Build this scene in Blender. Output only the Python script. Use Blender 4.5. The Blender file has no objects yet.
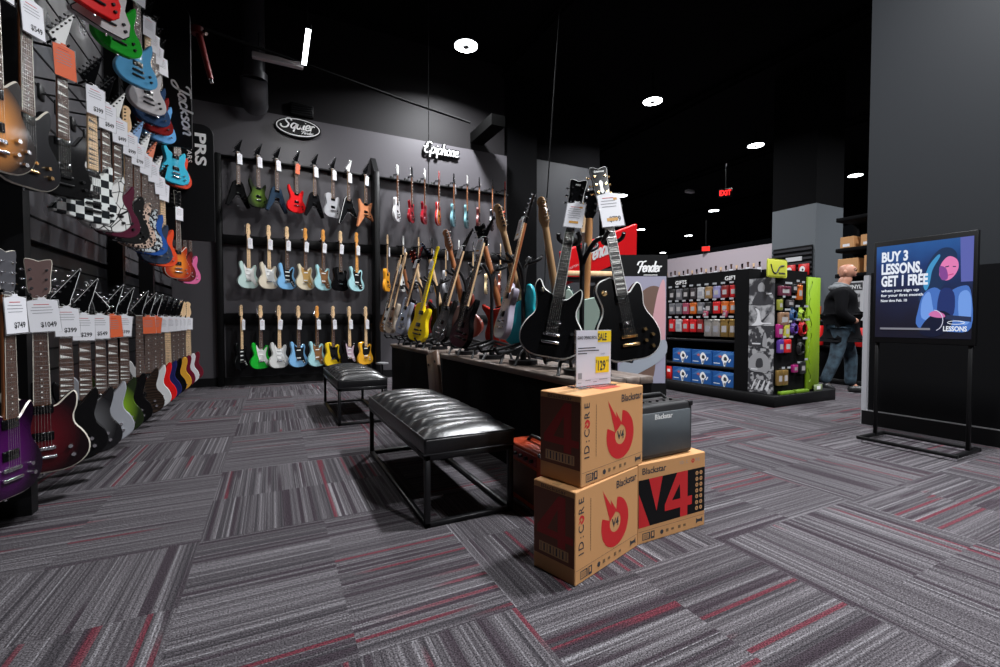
import bpy, bmesh, math, random
from mathutils import Matrix, Vector
R = math.radians
random.seed(7)
S = bpy.context.scene
COL = S.collection

# ------------------------------------------------------------------ materials
MATS = {}
def mat(name, color, rough=0.5, metal=0.0, coat=0.0, emit=None, strength=1.0, alpha=1.0, trans=0.0, spec=None):
    if name in MATS: return MATS[name]
    m = bpy.data.materials.new(name); m.use_nodes = True
    b = m.node_tree.nodes['Principled BSDF']
    b.inputs['Base Color'].default_value = (*color, 1)
    b.inputs['Roughness'].default_value = rough
    b.inputs['Metallic'].default_value = metal
    b.inputs['Coat Weight'].default_value = coat
    b.inputs['Coat Roughness'].default_value = 0.08
    if spec is not None: b.inputs['Specular IOR Level'].default_value = spec
    if emit:
        b.inputs['Emission Color'].default_value = (*emit, 1)
        b.inputs['Emission Strength'].default_value = strength
    b.inputs['Alpha'].default_value = alpha
    b.inputs['Transmission Weight'].default_value = trans
    MATS[name] = m
    return m

def nodes(m):
    nt = m.node_tree
    return nt, nt.nodes['Principled BSDF']
def N(nt, kind, **kw):
    n = nt.nodes.new(kind)
    for k, v in kw.items(): setattr(n, k, v)
    return n
def math_(nt, op, a, b=None, c=None):
    n = nt.nodes.new('ShaderNodeMath'); n.operation = op
    for i, v in enumerate((a, b, c)):
        if v is None: continue
        if isinstance(v, (int, float)): n.inputs[i].default_value = v
        else: nt.links.new(v, n.inputs[i])
    return n.outputs[0]
def ramp(nt, fac, stops, interp='LINEAR'):
    n = nt.nodes.new('ShaderNodeValToRGB'); cr = n.color_ramp; cr.interpolation = interp
    while len(cr.elements) < len(stops): cr.elements.new(0.5)
    for e, (p, c) in zip(cr.elements, stops): e.position = p; e.color = (*c, 1)
    nt.links.new(fac, n.inputs[0])
    return n.outputs[0]
def mixc(nt, fac, a, b, mode='MIX'):
    n = nt.nodes.new('ShaderNodeMix'); n.data_type = 'RGBA'; n.blend_type = mode
    for i, v in ((0, fac), (6, a), (7, b)):
        if isinstance(v, (int, float)): n.inputs[i].default_value = v
        elif isinstance(v, tuple): n.inputs[i].default_value = (*v, 1)
        else: nt.links.new(v, n.inputs[i])
    return n.outputs[2]

def finish(spec):
    """Paint of a guitar body. spec = colour tuple or ('burst', centre, edge) / ('checker',) ..."""
    key = 'paint_' + str(spec)
    if key in MATS: return MATS[key]
    if isinstance(spec[0], (int, float)):
        return mat(key, tuple(c * .4 for c in spec) if max(spec) < .035 else spec, 0.25, 0, 0.08 if max(spec) < .05 else .25, spec=.14 if max(spec) < .05 else .35)
    m = mat(key, (0.5, 0.5, 0.5), 0.25, 0, 0.15, spec=.25)
    nt, b = nodes(m)
    tc = N(nt, 'ShaderNodeTexCoord'); sep = N(nt, 'ShaderNodeSeparateXYZ')
    nt.links.new(tc.outputs['Object'], sep.inputs[0])
    x, y, z = sep.outputs
    out = None
    if spec[0] == 'burst':
        dz = math_(nt, 'MULTIPLY', math_(nt, 'SUBTRACT', z, 0.17), 0.72)
        d = math_(nt, 'SQRT', math_(nt, 'ADD', math_(nt, 'MULTIPLY', x, x), math_(nt, 'MULTIPLY', dz, dz)))
        out = ramp(nt, math_(nt, 'MULTIPLY', d, 5.0), [(0.22, spec[1]), (0.66, spec[2])])
    elif spec[0] == 'checker':
        ch = N(nt, 'ShaderNodeTexChecker'); ch.inputs['Scale'].default_value = 22
        cb = N(nt, 'ShaderNodeCombineXYZ')
        nt.links.new(x, cb.inputs[0]); nt.links.new(z, cb.inputs[1]); cb.inputs[2].default_value = 0.01
        nt.links.new(cb.outputs[0], ch.inputs[0])
        ch.inputs[1].default_value = (0.75, 0.78, 0.76, 1); ch.inputs[2].default_value = (0.012, 0.015, 0.018, 1)
        out = ch.outputs[0]
    else:
        v = N(nt, 'ShaderNodeTexVoronoi')
        nt.links.new(tc.outputs['Object'], v.inputs['Vector'])
        if spec[0] == 'crackle':
            v.feature = 'DISTANCE_TO_EDGE'; v.inputs['Scale'].default_value = 14
            out = ramp(nt, v.outputs['Distance'], [(0.0, (0.02, 0.02, 0.02)), (0.035, (0.72, 0.72, 0.70))], 'CONSTANT')
        elif spec[0] == 'dots':
            v.inputs['Scale'].default_value = 24; v.inputs['Randomness'].default_value = 0.15
            out = ramp(nt, v.outputs['Distance'], [(0.0, (0.8, 0.8, 0.78)), (0.36, (0.012, 0.012, 0.012))], 'CONSTANT')
        elif spec[0] == 'leopard':
            v.feature = 'DISTANCE_TO_EDGE'; v.inputs['Scale'].default_value = 34
            out = ramp(nt, v.outputs['Distance'], [(0.0, (0.62, 0.45, 0.36)), (0.13, (0.02, 0.015, 0.015))], 'CONSTANT')
        elif spec[0] == 'flame':
            w = N(nt, 'ShaderNodeTexWave'); w.inputs['Scale'].default_value = 14; w.inputs['Distortion'].default_value = 6
            w.bands_direction = 'Z'
            nt.links.new(tc.outputs['Object'], w.inputs[0])
            out = mixc(nt, w.outputs['Fac'], spec[1], spec[2])
        elif spec[0] == 'splash':
            n = N(nt, 'ShaderNodeTexNoise'); n.inputs['Scale'].default_value = 40
            nt.links.new(tc.outputs['Object'], n.inputs[0])
            out = ramp(nt, n.outputs[0], [(0.0, spec[1]), (0.5, spec[2])], 'CONSTANT')
    nt.links.new(out, b.inputs['Base Color'])
    return m

def wood(name, c1, c2, scale=6, rough=0.5, axis='X', coat=0.0):
    if name in MATS: return MATS[name]
    m = mat(name, c1, rough, 0, coat); nt, b = nodes(m)
    tc = N(nt, 'ShaderNodeTexCoord'); mp = N(nt, 'ShaderNodeMapping')
    sc = {'X': (1.5, 22, 22), 'Y': (22, 1.5, 22), 'Z': (22, 22, 1.5)}[axis]
    mp.inputs['Scale'].default_value = sc
    nt.links.new(tc.outputs['Object'], mp.inputs[0])
    n = N(nt, 'ShaderNodeTexNoise'); n.inputs['Scale'].default_value = scale * 0.3; n.inputs['Detail'].default_value = 4
    nt.links.new(mp.outputs[0], n.inputs[0])
    nt.links.new(ramp(nt, n.outputs[0], [(0.3, c1), (0.7, c2)]), b.inputs['Base Color'])
    return m

BLACK = mat('black_paint', (0.004, 0.004, 0.0045), 0.5, spec=.18)
BLACKG = mat('gloss_black', (0.003, 0.003, 0.0035), 0.12, 0, 0.1, spec=.2)
DARK = mat('dark_plastic', (0.008, 0.008, 0.009), 0.4, spec=.25)
STEEL = mat('black_steel', (0.006, 0.006, 0.007), 0.4, 0.0, spec=.3)
CHROME = mat('chrome', (0.75, 0.75, 0.77), 0.18, 1.0)
GOLD = mat('gold_hardware', (0.85, 0.55, 0.25), 0.2, 1.0)
IVORY = mat('cream_plastic', (0.75, 0.68, 0.5), 0.3)
WHITE = mat('white_plastic', (0.78, 0.78, 0.76), 0.35)
PAPER = mat('white_paper', (0.74, 0.74, 0.78), 0.45, 0, 0.25)
ORANGE_P = mat('orange_paper', (0.75, 0.13, 0.04), 0.4, 0, 0.3)
INK = mat('black_ink', (0.03, 0.03, 0.035), 0.6)
GREYINK = mat('grey_ink', (0.25, 0.25, 0.28), 0.6)
REDINK = mat('red_ink', (0.5, 0.012, 0.015), 0.55)
CLEAR = mat('clear_acrylic', (0.95, 0.96, 1.0), 0.05, trans=0.95, spec=0.5)
MAPLE = wood('maple', (0.72, 0.47, 0.24), (0.85, 0.6, 0.36), rough=0.35, axis='Z', coat=0.3)
AMBER = wood('amber_maple', (0.72, 0.28, 0.05), (0.85, 0.4, 0.1), rough=0.3, axis='Z', coat=0.4)
ROSE = wood('rosewood', (0.045, 0.02, 0.014), (0.09, 0.04, 0.026), rough=0.5, axis='Z')
EBONY = mat('ebony', (0.010, 0.009, 0.009), 0.35, spec=.3)
MAHOG = wood('mahogany', (0.22, 0.07, 0.025), (0.36, 0.13, 0.045), rough=0.3, axis='Z', coat=0.4)
FRET = mat('fret_wire', (0.8, 0.78, 0.74), 0.25, 0.9)
PEARL = mat('pearl_inlay', (0.8, 0.8, 0.76), 0.25)
CARD = mat('cardboard', (0.52, 0.265, 0.105), 0.7)
TAPE = mat('packing_tape', (0.5, 0.29, 0.13), 0.25, 0, 0.3)

# ------------------------------------------------------------------ mesh builder
TXT = {}
def text_geo(s, shear=0.0, bold=0.0, space=1.0):
    k = (s, shear, bold, space)
    if k in TXT: return TXT[k]
    c = bpy.data.curves.new('t', 'FONT'); c.body = s; c.size = 1.0; c.shear = shear; c.offset = bold; c.space_character = space
    c.resolution_u = 3
    o = bpy.data.objects.new('t', c); COL.objects.link(o)
    dg = bpy.context.evaluated_depsgraph_get()
    me = bpy.data.meshes.new_from_object(o.evaluated_get(dg))
    vs = [tuple(v.co) for v in me.vertices]; fs = [tuple(p.vertices) for p in me.polygons]
    bpy.data.objects.remove(o); bpy.data.curves.remove(c); bpy.data.meshes.remove(me)
    xs = [v[0] for v in vs] or [0]; ys = [v[1] for v in vs] or [0]
    TXT[k] = (vs, fs, min(xs), max(xs), min(ys), max(ys))
    return TXT[k]

def catmull(pts, n=4, closed=True):
    out = []; L = len(pts)
    rng = range(L) if closed else range(L - 1)
    for i in rng:
        if closed: p = [pts[(i + k) % L] for k in (-1, 0, 1, 2)]
        else: p = [pts[max(i - 1, 0)], pts[i], pts[i + 1], pts[min(i + 2, L - 1)]]
        for j in range(n):
            t = j / n
            out.append(tuple(0.5 * (2 * p[1][d] + (p[2][d] - p[0][d]) * t + (2 * p[0][d] - 5 * p[1][d] + 4 * p[2][d] - p[3][d]) * t * t
                       + (3 * p[1][d] - p[0][d] - 3 * p[2][d] + p[3][d]) * t ** 3) for d in range(len(pts[0]))))
    if not closed: out.append(tuple(pts[-1]))
    return out

def inset(poly, d):
    out = []; L = len(poly)
    area = sum(poly[i][0] * poly[(i + 1) % L][1] - poly[(i + 1) % L][0] * poly[i][1] for i in range(L))
    s = 1 if area > 0 else -1
    for i in range(L):
        a, b, c = poly[i - 1], poly[i], poly[(i + 1) % L]
        n = [0, 0]
        for p, q in ((a, b), (b, c)):
            ex, ey = q[0] - p[0], q[1] - p[1]; l = math.hypot(ex, ey) or 1
            n[0] += -ey / l * s; n[1] += ex / l * s
        l = math.hypot(*n) or 1
        out.append((b[0] + n[0] / l * d, b[1] + n[1] / l * d))
    return out

class MB:
    def __init__(s): s.v = []; s.f = []; s.m = []; s.s = []; s.mats = []
    def mi(s, m):
        if m not in s.mats: s.mats.append(m)
        return s.mats.index(m)
    def add(s, vs, fs, m, M=None, smooth=False):
        k = len(s.v); i = s.mi(m)
        s.v += [tuple(M @ Vector(v)) for v in vs] if M else [tuple(v) for v in vs]
        for f in fs: s.f.append(tuple(a + k for a in f)); s.m.append(i); s.s.append(smooth)
        return s
    def box(s, a, b, m, M=None):
        (x0, y0, z0), (x1, y1, z1) = a, b
        vs = [(x, y, z) for x in (x0, x1) for y in (y0, y1) for z in (z0, z1)]
        fs = [(0, 1, 3, 2), (4, 6, 7, 5), (0, 4, 5, 1), (2, 3, 7, 6), (0, 2, 6, 4), (1, 5, 7, 3)]
        return s.add(vs, fs, m, M)
    def cbox(s, c, d, m, M=None):
        return s.box([c[i] - d[i] / 2 for i in range(3)], [c[i] + d[i] / 2 for i in range(3)], m, M)
    def rbox(s, a, b, m, r=0.01, seg=2, M=None, smooth=True):
        bm = bmesh.new(); bmesh.ops.create_cube(bm, size=1)
        for v in bm.verts: v.co = Vector([(a[i] + b[i]) / 2 + v.co[i] * (b[i] - a[i]) for i in range(3)])
        bmesh.ops.bevel(bm, geom=bm.edges[:], offset=r, segments=seg, affect='EDGES', profile=0.5)
        bm.verts.index_update()
        vs = [tuple(v.co) for v in bm.verts]; fs = [tuple(v.index for v in f.verts) for f in bm.faces]; bm.free()
        return s.add(vs, fs, m, M, smooth)
    def cyl(s, p0, p1, r0, m, r1=None, n=12, caps=True, M=None, smooth=True):
        r1 = r0 if r1 is None else r1
        p0, p1 = Vector(p0), Vector(p1); d = (p1 - p0).normalized(); q = d.to_track_quat('Z', 'Y')
        vs = []
        for p, r in ((p0, r0), (p1, r1)):
            for i in range(n):
                a = 2 * math.pi * i / n; vs.append(tuple(p + q @ Vector((math.cos(a) * r, math.sin(a) * r, 0))))
        s.add(vs, [(i, (i + 1) % n, n + (i + 1) % n, n + i) for i in range(n)], m, M, smooth)
        if caps: s.add(vs, [tuple(reversed(range(n))), tuple(range(n, 2 * n))], m, M)
        return s
    def tube(s, pts, r, m, n=8, M=None, closed=False):
        P = [Vector(p) for p in pts]; rings = []; L = len(P)
        up = Vector((0, 0, 1))
        for i, p in enumerate(P):
            if closed: d = (P[(i + 1) % L] - P[i - 1]).normalized()
            else: d = (P[min(i + 1, L - 1)] - P[max(i - 1, 0)]).normalized()
            u = up if abs(d.dot(up)) < 0.95 else Vector((1, 0, 0))
            a = d.cross(u).normalized(); b = a.cross(d)
            rr = r[i] if isinstance(r, (list, tuple)) else r
            rings.append([tuple(p + (a * math.cos(2 * math.pi * k / n) + b * math.sin(2 * math.pi * k / n)) * rr) for k in range(n)])
        vs = [v for g in rings for v in g]; fs = []
        for i in range(L if closed else L - 1):
            j = (i + 1) % L
            for k in range(n): fs.append((i * n + k, i * n + (k + 1) % n, j * n + (k + 1) % n, j * n + k))
        if not closed: fs += [tuple(range(n)), tuple(reversed(range((L - 1) * n, L * n)))]
        return s.add(vs, fs, m, M, True)
    def ball(s, c, r, m, M=None, nu=12, nv=8):
        rx, ry, rz = (r, r, r) if isinstance(r, (int, float)) else r
        vs = [(c[0], c[1], c[2] - rz)]
        for j in range(1, nv):
            t = math.pi * j / nv
            for i in range(nu):
                a = 2 * math.pi * i / nu
                vs.append((c[0] + rx * math.sin(t) * math.cos(a), c[1] + ry * math.sin(t) * math.sin(a), c[2] - rz * math.cos(t)))
        vs.append((c[0], c[1], c[2] + rz)); fs = []; T = len(vs) - 1
        for i in range(nu):
            fs.append((0, 1 + (i + 1) % nu, 1 + i)); fs.append((T, T - nu + i, T - nu + (i + 1) % nu))
            for j in range(nv - 2):
                a = 1 + j * nu; fs.append((a + i, a + (i + 1) % nu, a + nu + (i + 1) % nu, a + nu + i))
        return s.add(vs, fs, m, M, True)
    def plate(s, poly, y0, y1, m, edge=None, M=None, bev=0.0, smooth=False):
        """polygon (x,z) extruded from y0 (front) to y1 (back), front edge ring of material edge"""
        L = len(poly); edge = edge or m
        if bev:
            ins = inset(poly, bev)
            rings = [[(x, y0, z) for x, z in ins], [(x, y0 + bev, z) for x, z in poly],
                     [(x, y1 - bev, z) for x, z in poly], [(x, y1, z) for x, z in ins]]
        else:
            rings = [[(x, y0, z) for x, z in poly], [(x, y1, z) for x, z in poly]]
        vs = [v for g in rings for v in g]
        for k in range(len(rings) - 1):
            s.add(vs, [(k * L + i, k * L + (i + 1) % L, (k + 1) * L + (i + 1) % L, (k + 1) * L + i) for i in range(L)],
                  edge if (k == 0 and bev) else m, M, smooth and not (bev and k != 1))
        s.add(rings[0], [tuple(range(L))], m, M); s.add(rings[-1], [tuple(reversed(range(L)))], m, M)
        return s
    def text(s, t, h, M, m, align='C', w=None, **kw):
        """text with cap height ~h in the XY plane of M; w = fit to that width"""
        vs, fs, x0, x1, y0, y1 = text_geo(t, **kw)
        k = h / 0.72; kx = k
        if w: kx = w / max(x1 - x0, 1e-6)
        ox = {'C': -(x0 + x1) / 2, 'L': -x0, 'R': -x1}[align]
        return s.add([((x + ox) * kx, y * k, 0) for x, y, z in vs], fs, m, M)
    def flat(s, poly, m, M, z=0.0):
        return s.add([(x, y, z) for x, y in poly], [tuple(range(len(poly)))], m, M)
    def mesh(s, name):
        me = bpy.data.meshes.new(name); me.from_pydata(s.v, [], s.f)
        for m in s.mats: me.materials.append(m)
        me.polygons.foreach_set('material_index', s.m); me.polygons.foreach_set('use_smooth', s.s)
        me.validate(); me.update()
        return me
    def build(s, name, parent=None, M=None):
        return link(name, s.mesh(name), parent, M)

def link(name, me, parent=None, M=None):
    o = bpy.data.objects.new(name, me); COL.objects.link(o)
    if parent: o.parent = parent
    if M is not None: o.matrix_local = M
    return o
def tag(o, label, cat, group=None, kind=None):
    if label: o['label'] = label
    if cat: o['category'] = cat
    if group: o['group'] = group
    if kind: o['kind'] = kind
    return o
def thing(name, label, cat, M=None, group=None):
    o = bpy.data.objects.new(name, None); COL.objects.link(o); o.empty_display_size = 0.1
    if M is not None: o.matrix_world = M
    return tag(o, label, cat, group)
def struct(name, mb): o = mb.build(name); o['kind'] = 'structure'; return o
def frame(o, x, y):
    x = Vector(x).normalized(); y = Vector(y); z = x.cross(y).normalized(); y = z.cross(x)
    M = Matrix((x, y, z)).transposed().to_4x4(); M.translation = Vector(o)
    return M
def T(x, y, z, rz=0): return Matrix.Translation((x, y, z)) @ Matrix.Rotation(R(rz), 4, 'Z')
ORD = ['leftmost', 'second from left', 'third from left', 'fourth from left', 'fifth from left', 'sixth from left', 'seventh from left',
       'eighth from left', 'ninth from left', 'tenth from left', 'eleventh from left', 'twelfth from left', 'thirteenth from left',
       'fourteenth from left', 'fifteenth from left', 'sixteenth from left', 'seventeenth from left', 'eighteenth from left',
       'nineteenth from left', 'rightmost']

# ------------------------------------------------------------------ script lettering (hand strokes)
def script_strokes(word):
    """centre-line strokes (x,y) for brush-script logos; x advances, cap height 1"""
    G = {
     'F': ([[(-.05, .62), (.05, .9), (.3, .96), (.55, .93), (.85, 1.02)], [(.5, .93), (.42, .6), (.3, .2), (.18, -.12)], [(.2, .47), (.4, .52), (.62, .5)]], .62),
     'S': ([[(.75, .78), (.62, .98), (.4, .98), (.28, .8), (.42, .6), (.6, .42), (.52, .12), (.25, .02), (.02, .15), (.0, .32)]], .78),
     'J': ([[(.1, .7), (.2, .95), (.45, .98), (.75, .96)], [(.55, .96), (.5, .5), (.42, .0), (.3, -.3), (.08, -.35), (.02, -.15), (.25, .05), (.6, .18)]], .62),
     'E': ([[(.62, .85), (.45, 1.0), (.2, .92), (.18, .65), (.4, .55)], [(.4, .55), (.12, .48), (.05, .2), (.2, .02), (.45, .05), (.62, .2)], [(-.15, .55), (.0, .53), (.15, .53)]], .62),
     'q': ([[(.42, .5), (.2, .56), (.06, .35), (.08, .12), (.25, .05), (.4, .3)], [(.46, .55), (.4, .2), (.34, -.3)]], .48),
     'u': ([[(.08, .52), (.05, .2), (.16, .03), (.34, .18), (.42, .52)], [(.42, .52), (.4, .15), (.52, .05)]], .5),
     'i': ([[(.1, .52), (.08, .15), (.2, .04)], [(.14, .7), (.16, .74)]], .22),
     'e': ([[(.05, .25), (.3, .32), (.32, .5), (.18, .56), (.05, .38), (.06, .12), (.2, .02), (.4, .14)]], .38),
     'r': ([[(.08, .54), (.08, .02)], [(.08, .35), (.2, .52), (.36, .48)]], .34),
     'n': ([[(.08, .54), (.06, .02)], [(.07, .35), (.22, .55), (.36, .45), (.34, .05), (.44, .03)]], .46),
     'd': ([[(.4, .45), (.22, .56), (.06, .35), (.08, .1), (.24, .03), (.4, .3)], [(.48, 1.0), (.4, .3), (.42, .05), (.52, .05)]], .5),
     'p': ([[(.1, .55), (.06, .1), (.02, -.35)], [(.08, .4), (.25, .56), (.4, .4), (.36, .1), (.2, .03), (.07, .12)]], .46),
     'h': ([[(.12, 1.0), (.08, .5), (.06, .02)], [(.08, .35), (.22, .55), (.35, .45), (.34, .05), (.44, .03)]], .46),
     'o': ([[(.25, .55), (.08, .42), (.06, .15), (.22, .02), (.38, .18), (.38, .42), (.25, .55)]], .44),
     'a': ([[(.38, .45), (.22, .56), (.06, .35), (.08, .1), (.24, .03), (.38, .3)], [(.42, .55), (.38, .2), (.4, .05), (.5, .05)]], .48),
     'c': ([[(.34, .45), (.2, .56), (.06, .38), (.07, .12), (.22, .02), (.4, .12)]], .38),
     'k': ([[(.14, 1.0), (.06, .02)], [(.38, .52), (.12, .28), (.26, .2), (.4, .02)]], .42),
     's': ([[(.3, .5), (.16, .56), (.08, .42), (.26, .25), (.24, .06), (.04, .06)]], .34),
    }
    out = []; x = 0
    for ch in word:
        st, adv = G[ch]
        for s in st: out.append([(px + x, py) for px, py in s])
        x += adv
    return out, x
def script(mb, word, h, M, m, w=0.05, shear=0.22, z=0.001, width=None, depth=0.0):
    st, L = script_strokes(word)
    kx = (width / L) if width else h
    for s in st:
        P = catmull([(a, b) for a, b in s], 4, closed=False)
        P = [((x + shear * y) * kx - L * kx / 2, y * h) for x, y in P]
        lw = []
        n = len(P); left = []; right = []
        for i, p in enumerate(P):
            a = P[max(i - 1, 0)]; b = P[min(i + 1, n - 1)]
            dx, dy = b[0] - a[0], b[1] - a[1]; l = math.hypot(dx, dy) or 1
            ww = w * h * (0.75 + 0.4 * abs(dy) / l)
            left.append((p[0] - dy / l * ww, p[1] + dx / l * ww, z)); right.append((p[0] + dy / l * ww, p[1] - dx / l * ww, z))
        vs = left + right
        mb.add(vs, [(i, n + i, n + i + 1, i + 1) for i in range(n - 1)], m, M)
    return mb

# ------------------------------------------------------------------ guitars
OUT = {
 'strat': [(0,0),(-.09,.008),(-.15,.055),(-.162,.11),(-.14,.165),(-.112,.205),(-.108,.25),(-.125,.30),(-.135,.345),(-.127,.39),(-.105,.412),(-.085,.395),(-.07,.35),(-.05,.325),(-.028,.318),(.028,.303),(.05,.308),(.075,.335),(.095,.362),(.115,.362),(.126,.33),(.12,.28),(.112,.24),(.118,.20),(.148,.155),(.162,.1),(.148,.05),(.09,.008)],
 'super': [(0,0),(-.09,.008),(-.148,.05),(-.158,.11),(-.135,.165),(-.105,.205),(-.1,.25),(-.115,.30),(-.132,.35),(-.135,.40),(-.125,.425),(-.108,.41),(-.085,.36),(-.055,.32),(-.028,.31),(.028,.295),(.05,.3),(.075,.33),(.105,.372),(.118,.37),(.122,.33),(.112,.28),(.104,.24),(.112,.20),(.142,.155),(.158,.1),(.146,.05),(.09,.008)],
 'tele': [(0,0),(-.1,.005),(-.155,.05),(-.16,.11),(-.135,.17),(-.115,.215),(-.12,.27),(-.135,.32),(-.125,.37),(-.08,.392),(-.028,.385),(.028,.31),(.045,.305),(.07,.338),(.1,.352),(.124,.33),(.122,.28),(.112,.235),(.13,.18),(.16,.12),(.158,.055),(.1,.005)],
 'lp': [(0,0),(-.09,.006),(-.15,.05),(-.168,.115),(-.15,.18),(-.118,.23),(-.108,.268),(-.118,.315),(-.125,.355),(-.105,.395),(-.06,.412),(-.028,.41),(.028,.345),(.045,.335),(.065,.355),(.092,.378),(.112,.362),(.116,.315),(.11,.268),(.12,.23),(.15,.18),(.168,.115),(.15,.05),(.09,.006)],
 'offset': [(.03,.0),(-.05,.004),(-.12,.035),(-.16,.09),(-.155,.15),(-.125,.205),(-.11,.25),(-.115,.31),(-.13,.36),(-.12,.405),(-.095,.41),(-.065,.37),(-.028,.35),(.028,.325),(.06,.34),(.09,.37),(.115,.36),(.122,.31),(.11,.26),(.115,.215),(.145,.165),(.165,.11),(.155,.05),(.1,.01)],
 'sg': [(0,0),(-.1,.01),(-.158,.06),(-.163,.12),(-.13,.18),(-.105,.23),(-.115,.29),(-.135,.345),(-.125,.375),(-.1,.355),(-.06,.31),(-.028,.30),(.028,.30),(.06,.31),(.1,.345),(.122,.36),(.13,.33),(.115,.285),(.105,.23),(.13,.18),(.163,.12),(.158,.06),(.1,.01)],
 'prs': [(0,0),(-.09,.006),(-.148,.05),(-.162,.115),(-.142,.175),(-.11,.22),(-.104,.26),(-.116,.31),(-.13,.36),(-.118,.4),(-.098,.395),(-.075,.355),(-.028,.33),(.028,.31),(.05,.315),(.08,.35),(.106,.372),(.12,.35),(.118,.30),(.106,.255),(.112,.215),(.142,.17),(.162,.11),(.148,.05),(.09,.006)],
}
SHARP = {
 'vee': [(0,.15),(-.03,.15),(-.135,-.03),(-.178,-.015),(-.075,.33),(-.045,.365),(.045,.365),(.075,.33),(.178,-.015),(.135,-.03),(.03,.15)],
 'rhoads': [(0,.12),(-.02,.12),(-.16,-.10),(-.19,-.085),(-.07,.34),(-.04,.38),(.04,.38),(.07,.34),(.17,.07),(.145,.055),(.02,.12)],
 'star': [(-.01,.1),(-.15,-.1),(-.17,-.09),(-.115,.17),(-.135,.36),(-.12,.37),(-.06,.30),(.05,.29),(.13,.35),(.14,.34),(.105,.18),(.185,.04),(.175,.03),(.03,.09)],
 'kelly': [(-.02,.01),(-.2,.035),(-.205,.055),(-.11,.17),(-.115,.24),(-.09,.3),(-.03,.32),(.03,.29),(.06,.3),(.1,.365),(.118,.36),(.12,.28),(.108,.21),(.14,.13),(.13,.05),(.09,.012)],
}
HEAD = {
 'strat': (catmull([(-.021,0),(-.027,.02),(-.034,.04),(-.03,.1),(-.026,.165),(-.012,.19),(.012,.19),(.03,.172),(.03,.15),(.024,.135),(.03,.1),(.035,.07),(.033,.04),(.024,.02),(.021,0)],3,False), 'L'),
 'tele': (catmull([(-.021,0),(-.028,.02),(-.032,.04),(-.028,.1),(-.024,.165),(-.01,.185),(.015,.185),(.027,.17),(.022,.15),(.015,.11),(.018,.06),(.024,.02),(.021,0)],3,False), 'L'),
 'point': ([(-.021,0),(-.052,.035),(-.05,.045),(.062,.2),(.066,.195),(.04,.09),(.024,.035),(.021,0)], 'P'),
 'reverse': ([(.021,0),(.05,.035),(.048,.045),(-.058,.195),(-.062,.19),(-.036,.09),(-.024,.035),(-.021,0)], 'Q'),
 'book': (catmull([(-.021,0),(-.032,.02),(-.039,.05),(-.04,.1),(-.046,.16),(-.04,.178),(-.015,.174),(0,.168),(.015,.174),(.04,.178),(.046,.16),(.04,.1),(.039,.05),(.032,.02),(.021,0)],2,False), 'B'),
}
CACHE = {}
def cached(key, fn):
    if key not in CACHE: CACHE[key] = fn()
    return CACHE[key]
FB = -0.034   # front face of the fretboard
def body_mesh(shape, fin, bind):
    P = catmull(OUT[shape], 3) if shape in OUT else SHARP[shape]
    mb = MB(); mb.plate(P, -.0215, .0215, finish(fin), edge=bind or finish(fin), bev=.0055, smooth=shape in OUT)
    return mb.mesh('body')
def neck_mesh(m, z0):
    mb = MB(); secs = []
    for z, w, d in ((z0, .028, .022), (.45, .027, .02), (.80, .0215, .018)):
        secs.append([(-w, FB + .004, z)] + [(-w * math.cos(a), FB + .004 + d * math.sin(a) + .004, z) for a in [math.pi * k / 6 for k in range(7)]] + [(w, FB + .004, z)])
    n = len(secs[0]); vs = [v for g in secs for v in g]
    fs = [(k * n + i, k * n + (i + 1) % n, (k + 1) * n + (i + 1) % n, (k + 1) * n + i) for k in range(2) for i in range(n)]
    mb.add(vs, fs, m, None, True); mb.add(secs[0], [tuple(range(n))], m); mb.add(secs[-1], [tuple(reversed(range(n)))], m)
    return mb.mesh('neck')
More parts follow.
